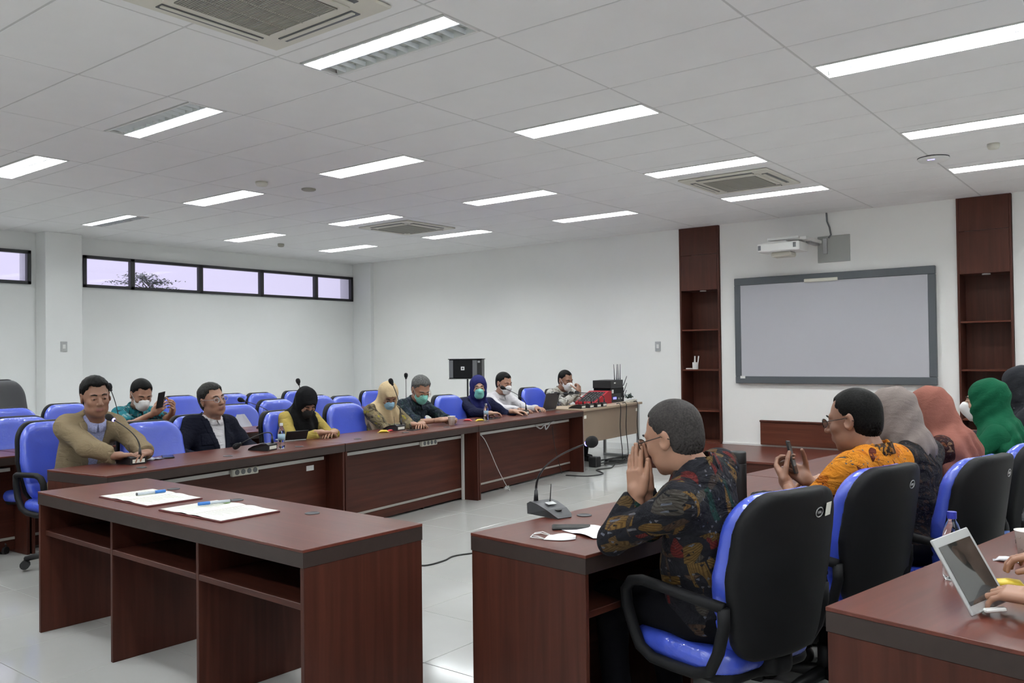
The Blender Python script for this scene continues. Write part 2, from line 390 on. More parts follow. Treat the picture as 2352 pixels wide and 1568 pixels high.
def nets(fn, lo, hi, h):
    lo = np.array(lo, float)-2*h; hi = np.array(hi, float)+2*h
    n = np.ceil((hi-lo)/h).astype(int)+1
    ax = [lo[i]+h*np.arange(n[i]) for i in range(3)]
    G = np.stack(np.meshgrid(*ax, indexing='ij'), -1).reshape(-1, 3).astype(F32)
    D = np.empty(len(G), F32)
    for i in range(0, len(G), 400000): D[i:i+400000] = fn(G[i:i+400000])
    D = D.reshape(n); S = D < 0
    cnt = np.zeros(n-1, np.int16); acc = np.zeros((*(n-1), 3), np.float32)
    corners = [(i, j, k) for i in (0, 1) for j in (0, 1) for k in (0, 1)]
    sl = lambda c: tuple(slice(c[i], n[i]-1+c[i]) for i in range(3))
    for a in corners:
        for ax_ in range(3):
            if a[ax_] == 0:
                b = list(a); b[ax_] = 1
                da = D[sl(a)]; db = D[sl(b)]; cr = (da < 0) != (db < 0)
                t = np.where(cr, da/np.where(cr, da-db, 1), 0)
                cnt += cr
                for q in range(3):
                    acc[..., q] += np.where(cr, a[q]+(t if q == ax_ else 0), 0)
    act = cnt > 0; ids = -np.ones(n-1, np.int64); ids[act] = np.arange(act.sum())
    idx = np.argwhere(act); V = lo+(idx+acc[act]/cnt[act][:, None])*h
    Fs = []
    for ax_ in range(3):
        u, v = (ax_+1) % 3, (ax_+2) % 3
        s0 = [slice(0, n[i]) for i in range(3)]; s1 = list(s0); s0[ax_] = slice(0, n[ax_]-1); s1[ax_] = slice(1, n[ax_])
        A = S[tuple(s0)]; B = S[tuple(s1)]; E = np.argwhere(A != B)
        ok = (E[:, u] > 0) & (E[:, v] > 0) & (E[:, u] < n[u]-1) & (E[:, v] < n[v]-1); E = E[ok]
        fl = A[E[:, 0], E[:, 1], E[:, 2]]
        def g(du, dv):
            q = E.copy(); q[:, u] -= du; q[:, v] -= dv; return ids[q[:, 0], q[:, 1], q[:, 2]]
        q = np.stack([g(1, 1), g(0, 1), g(0, 0), g(1, 0)], 1)
        q[~fl] = q[~fl][:, ::-1]; Fs.append(q)
    return V.astype(F32), np.concatenate(Fs)

# ------------------------------------------------------------------ room shell
X0, X1, Y0, Y1 = XW, 4.8, -6.6, YF
floor = struct(bx('floor', (X0-.35, Y0-.2, -.12), (X1+.2, Y1+.2, -.012), M['grout'], None, 0))
def tile_mesh(w_, d_, t, b):
    mb = MB(); mb.box(0, 0, -t, w_, d_, 0, b); return mb
ft = mesh_from('floor_tile', tile_mesh(.597, .597, .011, .0015).V, tile_mesh(.597, .597, .011, .0015).F, M['floor'])
rest = MB()
for i in range(-17, 9):
    for j in range(-12, 14):
        x, y = i*.6+.15, j*.6-.2
        if x < X0-.3 or x+.6 > X1+.3 or y < Y0-.3 or y+.6 > Y1+.25: continue
        if -4.7 < x < 2.9 and -2.8 < y < 6.6: link('floor_tile', ft, floor, (x, y, 0))
        else: rest.box(x, y, -.011, x+.597, y+.597, 0)
o = rest.build('floor_tile_field', M['floor'], floor); o['kind'] = 'stuff'
# ceiling: hidden slab, grid bars, boards; lights cut their own openings
ceil_ = struct(bx('ceiling', (X0-.35, Y0-.2, ZC+.16), (X1+.2, Y1+.2, ZC+.26), M['wall'], None, 0))
LX = [-8.4, -6.0, -3.6, -1.2, 1.2, 3.6]; LY = [-4.5, -2.4, -.29, 1.8, 3.92, 5.72]
FW = .152   # half width of a fitting
grid = MB()
for i in range(-8, 5): grid.box(i*1.2-.012, Y0, ZC+.004, i*1.2+.012, Y1, ZC+.02)
def cuts(i):
    return [(y-FW, y+FW) for y in LY] if round(i*1.2, 2) in LX else []
tcache = {}
restc = MB()
def subtract(a, b, cs):
    seg = [(a, b)]
    for c0, c1 in cs:
        ns = []
        for s0, s1 in seg:
            if c1 <= s0 or c0 >= s1: ns.append((s0, s1)); continue
            if c0 > s0: ns.append((s0, c0))
            if c1 < s1: ns.append((c1, s1))
        seg = ns
    return [s for s in seg if s[1]-s[0] > .03]
for i in range(-8, 4):
    for j in range(-11, 13):
        a, b = j*.6, min((j+1)*.6, Y1)
        if b-a < .05: continue
        for s0, s1 in subtract(a, b, cuts(i)):
            grid.box(i*1.2, s0-.008, ZC+.0045, i*1.2+1.2, s0+.008, ZC+.018)
            L_ = round(s1-s0-.014, 3); k = L_
            if s1 > -2.0 and i < 3:
                if k not in tcache:
                    mb = MB(); mb.box(.007, .007, 0, 1.193, .007+L_, .014, .003); tcache[k] = mesh_from('ceiling_board', mb.V, mb.F, M['tile_c'])
                link('ceiling_board', tcache[k], ceil_, (i*1.2, s0, ZC+.0008*((i*7+j*3) % 3)))
            else: restc.box(i*1.2+.007, s0+.007, ZC, i*1.2+1.193, s0+.007+L_, ZC+.014)
o = restc.build('ceiling_board_field', M['tile_c'], ceil_); o['kind'] = 'stuff'
o = grid.build('ceiling_grid', M['grid'], ceil_)
# walls
T = .35; WZ0, WZ1 = 2.51, 2.98
wl = MB()
wins = [(-3.7, 1.53), (2.25, 7.41)]
wl.box(X0-T, Y0-.2, -.1, X0, Y1+.3, WZ0); wl.box(X0-T, Y0-.2, WZ1, X0, Y1+.3, ZC+.2)
wl.box(X0-T, Y0-.2, WZ0, X0, wins[0][0], WZ1); wl.box(X0-T, wins[0][1], WZ0, X0, wins[1][0], WZ1); wl.box(X0-T, wins[1][1], WZ0, X0, Y1+.3, WZ1)
struct(wl.build('wall_left', M['wall']))
struct(bx('trim_1', (X0, 1.60, 0), (X0+.3, 2.10, ZC), M['wall'], None, .004))
struct(bx('trim_2', (X0, 7.42, 0), (X0+.5, Y1+.1, ZC), M['wall'], None, .004))
for k, (a, b) in enumerate(wins):
    wn = struct(thing('window_%d' % (k+1), None, None, (X0, 0, 0)))
    fr = MB(); fx0, fx1 = -.05, .03
    fr.box(fx0, a, WZ0, fx1, b, WZ0+.045, .004); fr.box(fx0, a, WZ1-.045, fx1, b, WZ1, .004)
    fr.box(fx0, a, WZ0, fx1, a+.05, WZ1, .004); fr.box(fx0, b-.05, WZ0, fx1, b, WZ1, .004)
    ms = [2.996, 4.154, 5.331, 6.523] if k else [-2.5, -1.4, -.25, .75]
    fr.build('frame', M['frame'], wn)
    for m_ in ms: bx('mullion', (fx0, m_-.035, WZ0), (fx1, m_+.035, WZ1), M['frame'], wn, .004)
    e = [a]+ms+[b]
    for q in range(5): bx('pane', (-.012, e[q]+.03, WZ0+.04), (-.008, e[q+1]-.03, WZ1-.04), M['pane'], wn, 0)
wf = MB()
for a, b in ((X0-.1, -2.68), (-2.06, .93), (1.51, X1+.1)): wf.box(a, Y1, -.1, b, Y1+.2, ZC+.2)
wf.box(X0, Y1+.38, -.1, X1, Y1+.45, ZC+.2)
struct(wf.build('wall_front', M['wall_f']))
struct(bx('wall_right', (X1, Y0-.2, -.1), (X1+.2, Y1+.2, ZC+.2), M['wall'], None, 0))
struct(bx('wall_back', (X0, Y0-.2, -.1), (X1, Y0, ZC+.2), M['wall'], None, 0))
struct(bx('baseboard_front', (X0+.5, Y1-.012, 0), (-2.75, Y1, .1), M['white'], None, .002))
struct(bx('baseboard_left', (X0, 2.1, 0), (X0+.012, 7.42, .1), M['white'], None, .002))
# low stage in front of the board
st = thing('stage', 'low dark wood stage platform running along the whiteboard wall', 'stage', (0, 0, 0))
bx('platform_top', (-2.38, 5.86, .145), (X1-.02, Y1-.002, .17), WT[0], st, .003)
bx('platform_front', (-2.36, 5.88, 0), (X1-.04, 5.905, .145), WP[0], st, .002)
bx('platform_side', (-2.36, 5.905, 0), (-2.335, Y1-.01, .145), WP[1], st, .002)
bx('skirting', (-2.06, Y1-.014, .17), (.92, Y1-.002, .20), M['white'], st, .002)
pn = bx('wooden_panel', (-1.50, Y1-.045, .195), (.35, Y1-.003, .50), WC[0], None, .003)
tag(pn, 'long reddish wooden panel fixed low on the wall under the whiteboard', 'panel')
bx('panel_ledge', (-1.505, Y1-.058, .50), (.355, Y1-.003, .523), WC[2], pn, .003)
# tall open cabinets each side of the board
def cabinet(x0, x1, label):
    t = thing('wall_cabinet', label, 'cabinet', ((x0+x1)/2, Y1, 0), 0, None); w_ = (x1-x0)/2; yf, yb = -.03, .33
    zb = .172
    for s in (-1, 1): bx('side_panel', (s*w_, yf, zb), (s*(w_-.025), yb, ZC-.004), WC[2], t)
    bx('back_panel', (-w_+.025, yb-.012, zb), (w_-.025, yb, 2.33), WC[2], t)
    bx('upper_panel', (-w_+.026, yf, 2.33), (w_-.026, yf+.02, 2.83), WC[2], t); bx('upper_panel', (-w_+.026, yf, 2.833), (w_-.026, yf+.02, ZC-.004), WC[2], t)
    bx('soffit', (-w_+.025, yf+.02, 2.33), (w_-.025, yb-.012, 2.345), WC[2], t)
    MB().lathe([(.045, -.012), (.045, 0)], 16, (0, .1, 2.33)).build('downlight', M['white'], t)
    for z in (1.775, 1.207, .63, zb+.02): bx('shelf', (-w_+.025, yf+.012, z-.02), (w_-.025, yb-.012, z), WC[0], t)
cabinet(-2.675, -2.068, 'tall built-in wooden cabinet with open shelves left of the whiteboard')
cabinet(.935, 1.505, 'tall built-in wooden cabinet with open shelves right of the whiteboard')
# things on the cabinet shelf
t = thing('marker_holder', 'small white cup of markers on the left cabinet shelf', 'holder', (-2.49, Y1+.06, 1.207))
MB().lathe([(.04, 0), (.042, .10), (.037, .10), (.035, .01)], 14).build('cup', M['white'], t)
for a, b in ((-.02, .03), (.0, -.01), (.03, .04)): MB().tube([(a, 0, .02), (a+b*.6, 0, .19)], .009, 8).build('marker', M['white'], t)
t = bx('board_eraser', (-2.62, Y1+.02, 1.207), (-2.53, Y1+.07, 1.225), M['white'], None, .004); tag(t, 'flat white board eraser beside the marker cup on the cabinet shelf', 'eraser')
# interactive board
t = thing('whiteboard', 'large wide whiteboard with dark grey frame on the front wall', 'whiteboard', (-.565, Y1, 0))
hw = 1.268; z0, z1 = 1.02, 2.455
bx('surface', (-hw+.08, -.05, z0+.09), (hw-.08, -.03, z1-.095), M['board'], t)
for nm, a, b in (('frame', (-hw, -.06, z1-.1), (hw, -.002, z1)), ('frame', (-hw, -.06, z0), (hw, -.002, z0+.095)), ('frame', (-hw, -.06, z0+.095), (-hw+.085, -.002, z1-.1)), ('frame', (hw-.085, -.06, z0+.095), (hw, -.002, z1-.1))):
    bx(nm, a, b, M['screenf'], t, .006)
bx('sensor_bar', (-.30, -.075, z1-.11), (.13, -.058, z1-.065), M['cream'], t, .006)
bx('label_plate', (-hw+.07, -.063, z0+.065), (-hw+.14, -.059, z0+.1), M['white'], t)
# short throw projector on wall arm
t = thing('projector', 'white short-throw projector on a wall arm above the whiteboard', 'projector', (-.6, Y1, 2.78))
bx('wall_plate', (-.10, -.012, -.19), (.31, 0, .15), M['mgrey'], t, .004).data.materials[0] = mat('plate_grey', (.38, .39, .37), .6)
bx('body', (-.64, -.70, -.07), (-.10, -.36, .04), M['white'], t, .012)
bx('arm', (-.30, -.62, .06), (-.04, -.02, .10), M['white'], t, .006); bx('arm_rail', (-.52, -.66, .075), (-.12, -.56, .11), M['white'], t, .006)
bx('bracket', (-.02, -.05, -.08), (.03, 0, .12), M['metal'], t, .004); bx('bracket', (-.12, -.40, .03), (-.06, -.05, .065), M['metal'], t, .004)
bx('vent', (-.625, -.703, -.045), (-.59, -.699, .015), M['mgrey'], t, 0); bx('vent', (-.175, -.703, -.035), (-.14, -.699, .025), M['mgrey'], t, 0)
MB().box(-.50, -.60, -.13, -.24, -.40, -.07, .015).build('lens_hood', M['cream'], t)
MB().tube([(.02, -.01, .47), (.03, -.02, .34), (.06, -.02, .26), (.08, -.03, .16), (.05, -.04, .12)], .011, 8).build('power_cable', M['mgrey'], t)
# switches
for nm, loc, axis, lab in (('light_switch', (X0+.3, 1.84, 1.64), 0, 'small grey wall switch plate on the pillar under the windows'), ('light_switch', (-3.05, Y1, 1.545), 1, 'small grey wall switch plate on the front wall left of the cabinet')):
    t = thing(nm, lab, 'switch', loc)
    if axis == 0: bx('plate', (0, -.045, -.07), (.012, .045, .07), M['silver'], t); bx('rocker', (.012, -.02, -.03), (.017, .02, .03), M['white'], t)
    else: bx('plate', (-.045, -.012, -.07), (.045, 0, .07), M['silver'], t); bx('rocker', (-.02, -.017, -.03), (.02, -.012, .03), M['white'], t)

# ------------------------------------------------------------------ ceiling fittings
def fixture_meshes():
    d = {}
    L_, Wd = 1.176, .288
    mb = MB()
    mb.box(-L_/2, -Wd/2, -.002, L_/2, -Wd/2+.012, .012); mb.box(-L_/2, Wd/2-.012, -.002, L_/2, Wd/2, .012)
    mb.box(-L_/2, -Wd/2, -.002, -L_/2+.012, Wd/2, .012); mb.box(L_/2-.012, -Wd/2, -.002, L_/2, Wd/2, .012)
    mb.box(-L_/2, -Wd/2, .10, L_/2, Wd/2, .112); mb.box(-L_/2, -Wd/2, .012, -L_/2+.004, Wd/2, .1); mb.box(L_/2-.004, -Wd/2, .012, L_/2, Wd/2, .1)
    d['housing'] = mesh_from('housing', mb.V, mb.F, M['white'])
    mb = MB()
    for y0, y1 in ((-Wd/2+.012, -.006), (.006, Wd/2-.012)):       # curved trough reflectors
        prof = [(y0, .004), (y0+.008, .035), (y0+.03, .075), ((y0+y1)/2, .088), (y1-.03, .075), (y1-.008, .035), (y1, .004)]
        V = []; F = []
        for x in (-L_/2+.012, L_/2-.012): V += [(x, p[0], p[1]) for p in prof]
        for q in range(6): F.append([q, q+1, q+8, q+7])
        mb.add(V, F)
    d['reflector'] = mesh_from('reflector', mb.V, mb.F, M['reflector'])
    mb = MB()                                              # V-section cross blades
    for q in range(1, 13):
        x = -L_/2+q*L_/13
        for y0, y1 in ((-Wd/2+.012, -.006), (.006, Wd/2-.012)):
            V = [(x-.009, y0, .024), (x+.009, y0, .024), (x, y0, 0), (x-.009, y1, .024), (x+.009, y1, .024), (x, y1, 0)]
            mb.add(V, [[0, 2, 5, 3], [1, 4, 5, 2], [0, 3, 4, 1]])
    mb.box(-L_/2+.012, -.006, 0, L_/2-.012, .006, .026)
    d['louvre'] = mesh_from('louvre', mb.V, mb.F, M['blade'])
    V = []; F = []; mb = MB()
    prof = [(-.048, .038), (-.03, .029), (0, .026), (.03, .029), (.048, .038), (.03, .05), (0, .053), (-.03, .05)]
    for x in (-L_/2+.03, L_/2-.03): V += [(x, p[0], p[1]) for p in prof]
    for q in range(8): F.append([q, (q+1) % 8, 8+(q+1) % 8, 8+q])
    F.append(list(range(8))[::-1]); F.append([8+q for q in range(8)]); mb.add(V, F)
    d['tube'] = mesh_from('tube', mb.V, mb.F, M['tubeglow']); d['dead_tube'] = mesh_from('tube', mb.V, mb.F, M['tubeoff'])
    return d
FM = fixture_meshes()
rows = {5.72: 'the row nearest the whiteboard wall', 3.92: 'the second row from the whiteboard wall', 1.8: 'the middle row', -.29: 'the row nearest the camera', -2.4: 'the row above the camera', -4.5: 'the row behind the camera'}
cols = {-8.4: 'at the window-wall end of', -6.0: 'second from the window wall in', -3.6: 'third from the window wall in', -1.2: 'fourth from the window wall in', 1.2: 'fifth from the window wall in', 3.6: 'last from the window wall in'}
for x in LX:
    for y in LY:
        dead = {(-1.2, -.29): 1, (-3.6, -.29): -1, (-8.4, 1.8): 1}.get((x, y), 0)
        lab = ('half-dark ceiling light ' if dead else 'lit ceiling light ')+cols[x]+' '+rows[y]
        t = thing('ceiling_light', lab, 'light', (x+.6, y, ZC), 0, 'recessed fluorescent ceiling lights')
        for k in ('housing', 'reflector', 'louvre'): link(k, FM[k], t)
        for s in (-1, 1): 
            o = link('tube', FM['dead_tube' if s == dead else 'tube'], t, (0, s*.069, 0))
            if s == dead: o['label'] = 'unlit tube'
def aircon(x, y, lab):
    t = thing('ceiling_air_conditioner', lab, 'air conditioner', (x, y, ZC), 0, 'ceiling cassette air conditioners'); a = .475
    mb = MB()
    mb.box(-a, -a, -.018, a, a, 0, .012)
    mb.box(-.325, -.325, -.026, .325, .325, -.016, .01)
    mb.build('panel', M['cream'], t)
    mb = MB(); mb.box(-.28, -.28, -.0275, .28, .28, -.0255); mb.build('grille_back', M['mgrey'], t)
    mb = MB()
    for k in range(46): yy = -.28+.01215*k; mb.box(-.28, yy+.003, -.032, .28, yy+.0095, -.0276)
    for xx in (-.28, -.14, 0, .14, .274): mb.box(xx, -.28, -.033, xx+.006, .28, -.0276)
    mb.build('grille', M['grille'], t)
    for k in range(4):
        A = Matrix.Rotation(k*PI/2, 4, 'Z')
        MB().box(-.30, .355, -.0225, .30, .415, -.0175, 0, A).build('air_slot', M['mgrey'], t)
        MB().box(-.295, .362, -.03, .295, .388, -.021, .003, A).build('louvre_flap', M['cream'], t)
aircon(-.60, -1.17, 'cream cassette air conditioner at the top edge, beside the half-dark light')
aircon(-.60, 4.77, 'cream cassette air conditioner between two lights nearest the projector')
aircon(-5.42, 4.72, 'cream cassette air conditioner between lights near the far left corner')
def disc(nm, x, y, r, h, mt, lab, cat):
    t = thing(nm, lab, cat, (x, y, ZC))
    MB().lathe([(r, 0), (r, -h*.5), (r*.8, -h*.9), (r*.35, -h), (.0001, -h)], 20).build('body', mt, t, True); return t
disc('smoke_detector', -4.32, 1.54, .06, .045, M['cream'], 'cream ceiling detector, left of the two above the middle lights', 'detector')
t = disc('ceiling_speaker', -4.256, 2.083, .075, .02, M['grille'], 'flat grey ceiling disc right of the cream detector', 'detector')
disc('smoke_detector', -8.1, 4.62, .05, .05, M['grille'], 'small grey ceiling sensor near the window wall corner', 'detector')
disc('smoke_detector', 1.75, 4.70, .05, .05, M['cream'], 'small cream ceiling sensor above the right cabinet', 'detector')
t = thing('access_point', 'white domed access point with blue light under the ceiling at right', 'access point', (1.22, 4.94, ZC))
MB().lathe([(.135, 0), (.135, -.012), (.12, -.03), (.06, -.042), (.0001, -.044)], 26).build('dome', M['white'], t, True)
MB().lathe([(.137, .002), (.137, -.008)], 26).build('rim', M['dgrey'], t, True)
MB().box(-.03, -.10, -.036, .03, -.085, -.031, .002).build('status_light', M['led'], t)

# tree outside
t = thing('tree', 'thin layered tree outside the window seen against the sky', 'tree', (-34.4, 16.95, -.12))
mb = MB(); mb.tube([(0, 0, -3), (.1, 0, 2.5), (0, .3, 5.0)], [.16, .11, .04], 8)
random.seed(11); lf = MB()
for k in range(44):
    h_ = 3.3+2.1*random.random(); a = random.random()*2*PI; R_ = (5.9-h_)*random.uniform(.35, 1.05)
    p = Vector((R_*math.cos(a)*1.0, R_*math.sin(a)*1.1, h_)); mb.tube([(0, .1, h_-.35), tuple(p*0.6+Vector((0, 0, h_-.1))*.4), tuple(p)], [.035, .02, .01], 5)
    for q in range(70):
        c = p+Vector((random.gauss(0, .34), random.gauss(0, .34), random.gauss(0, .05)))
        s = random.uniform(.05, .11); A = Euler((random.uniform(-.6, .6), random.uniform(-.6, .6), random.random()*6)).to_matrix()
        lf.add([c+A@Vector(v)*s for v in ((-1, 0, 0), (0, -.4, .1), (1, 0, 0), (0, .4, .1))], [[0, 1, 2, 3]])
mb.build('branches', M['bark'], t); o = lf.build('foliage', M['tree'], t); o['kind'] = 'stuff'

# ------------------------------------------------------------------ desks
def desk(lab, loc, rotz, L_=2.1, D=.6, inset=.19, bays=3, trunk=True, modz=.02, group=None, grommets=3, socket=None, trunk_v=False, sticker=False, gx=None, gy=-.16):
    """local +Y is the side turned to the room, x from 0 to L_; origin at the room-side corner"""
    t = thing('conference_desk', lab, 'desk', loc, rotz, group)
    H_ = .75; th = .055
    bx('tabletop', (0, -D, H_-.012), (L_, 0, H_), WT[0], t, .0015)
    mb = MB(); mb.box(0.001, -D+.001, H_-th-.012, L_-.001, -.001, H_-.012); mb.build('edge_band', WE, t)
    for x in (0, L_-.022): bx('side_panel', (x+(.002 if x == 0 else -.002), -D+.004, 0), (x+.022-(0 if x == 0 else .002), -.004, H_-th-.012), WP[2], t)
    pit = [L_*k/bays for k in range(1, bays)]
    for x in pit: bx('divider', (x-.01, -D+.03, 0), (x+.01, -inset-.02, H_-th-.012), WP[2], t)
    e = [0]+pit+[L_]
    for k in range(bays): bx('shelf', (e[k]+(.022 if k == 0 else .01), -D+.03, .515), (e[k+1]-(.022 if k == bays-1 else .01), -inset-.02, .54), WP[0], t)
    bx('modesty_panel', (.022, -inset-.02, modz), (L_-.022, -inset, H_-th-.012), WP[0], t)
    if trunk:
        bx('cable_trunking', (.06, -inset, .618), (L_-.03, -inset+.018, .645), M['trunk'], t)
        bx('trim_strip', (.024, -inset, .10), (L_-.03, -inset+.008, .12), M['trim'], t)
        if socket:
            s_ = bx('socket_strip', (socket, -inset+.018, .60), (socket+.24, -inset+.05, .652), M['cream'], t, .005)
            for q in range(4): MB().lathe([(.019, 0), (.019, .003)], 12).build('socket', M['mgrey'], s_).matrix_local = Matrix.Translation((socket+.035+q*.055, -inset+.05, .628)) @ Matrix.Rotation(-PI/2, 4, 'X')
    if trunk_v: bx('cable_trunking', (.024, -.185, 0), (.050, -.16, .66), M['trunk'], t)
    if sticker: bx('sticker', (.16, -inset, .545), (.24, -inset+.002, .585), M['white'], t, 0)
    for x in (gx or [L_*(k+.5)/grommets for k in range(grommets)]):
        yg = gy
        MB().lathe([(.033, 0), (.033, .003), (.026, .004), (.024, .002), (.0001, .002)], 18, (x, yg, H_)).build('grommet', M['dgrey'], t, True)
    return t
def ang(a, b): return math.atan2(b[1]-a[1], b[0]-a[0])
# foreground desk seen from its open back
aA = ang((-1.845, -1.688), (.459, -1.756))
# local +Y points away from camera, origin at room-side left corner
d = desk('empty-backed dark wood desk in the foreground carrying two open folders', (-1.820, -1.085, 0), aA, 2.31, .605, .03, 3, False, .38, gx=[.54, 1.14, 1.74], gy=-.13)
# left row: room side faces +x ; rotz = -90deg-ish
def row_pt(y, xa, s=-.109): return xa+s*(y+1.17)
aL = math.atan2(6.26, -.68)      # direction of increasing y along the row
def left_desk(lab, ya, yb, xa, s=-.109, **kw):
    """front edge from (xa.., ya) to yb, room side towards +x: local x must run so that +Y = +x => local x = -row direction"""
    p0 = Vector((row_pt(yb, xa, s), yb)); p1 = Vector((row_pt(ya, xa, s), ya)); a = ang(p0, p1)
    return desk(lab, (p0.x, p0.y, 0), a, (p1-p0).length-.004, **kw)
def left_desk_m(lab, ya, yb, xa, **kw): return left_desk(lab, ya, yb, xa, **kw)
left_desk('dark wood desk with socket strip, nearest of the left front row', -1.18, .88, -2.11, group='front row desks on the left', D=.64, socket=.77, sticker=True)
left_desk('dark wood desk with a vertical white cable duct, middle of the left front row', .885, 2.80, -2.11, group='front row desks on the left', D=.64, socket=.50, trunk_v=True)
left_desk('dark wood desk of the left front row, beside the beige table', 2.805, 5.09, -2.11, group='front row desks on the left', D=.64)
for k, (a, b, lab) in enumerate(((-3.1, -.9, 'second row desk at the left edge of the picture'), (-.89, 1.25, 'second row desk behind the man in navy jacket'), (1.26, 3.4, 'second row desk behind the woman in cream headscarf'))):
    left_desk('dark wood '+lab, a, b, -3.80, s=-.06, group='second row desks on the left', D=.6, trunk=True)
for k, (a, b, lab) in enumerate(((-1.9, .25, 'third row desk behind the nearest left chairs'), (.26, 2.3, 'third row desk behind the man in teal shirt'), (2.31, 4.5, 'third row desk furthest along by the window wall'))):
    left_desk('dark wood '+lab, a, b, -5.25, s=-.05, group='third row desks on the left', D=.55, trunk=True)
# right row: room side faces -x : local x runs along +y
def right_desk(lab, pa, pb, **kw):
    a = ang(pa, pb); L_ = math.hypot(pb[0]-pa[0], pb[1]-pa[1])-.004
    return desk(lab, (pa[0], pa[1], 0), a, L_, **kw)
right_desk('dark wood desk in front of the man in black leaf batik', (.775, -1.18), (1.01, .92), group='desks of the right front row', D=.585, inset=.19, gx=[.57, 1.3], gy=-.11)
right_desk('dark wood desk in front of the women in headscarves at right', (1.012, .925), (1.25, 3.05), group='desks of the right front row', D=.585)
right_desk('dark wood desk furthest along the right row near the stage', (1.252, 3.055), (1.42, 4.6), group='desks of the right front row', D=.585)
right_desk('dark wood desk at the bottom right carrying a propped tablet', (2.215, -1.365), (2.60, .70), D=.62, gx=[.58, 1.4], gy=-.13)
# beige side table
t = thing('beige_table', 'beige laminate office table with steel legs beside the front wall', 'table', (-2.82, 5.12, 0), ang((-2.82, 5.12), (-2.985, 6.9)))
L_ = 1.78
bx('tabletop', (-.02, 0, .735), (L_, .62, .765), M['beige'], t, .003)
bx('modesty_panel', (.06, .04, .33), (L_-.06, .058, .735), M['beige_d'], t)
for x in (.03, L_-.07):
    for y in (.03, .55): bx('leg', (x, y, .03), (x+.04, y+.04, .735), M['silver'], t, .004)
    bx('foot_rail', (x, .03, .0), (x+.04, .59, .03), M['silver'], t, .004)
for x in (.10, L_-.14): bx('sticker', (x, .038, .64), (x+.06, .040, .68), M['paper'], t, 0)

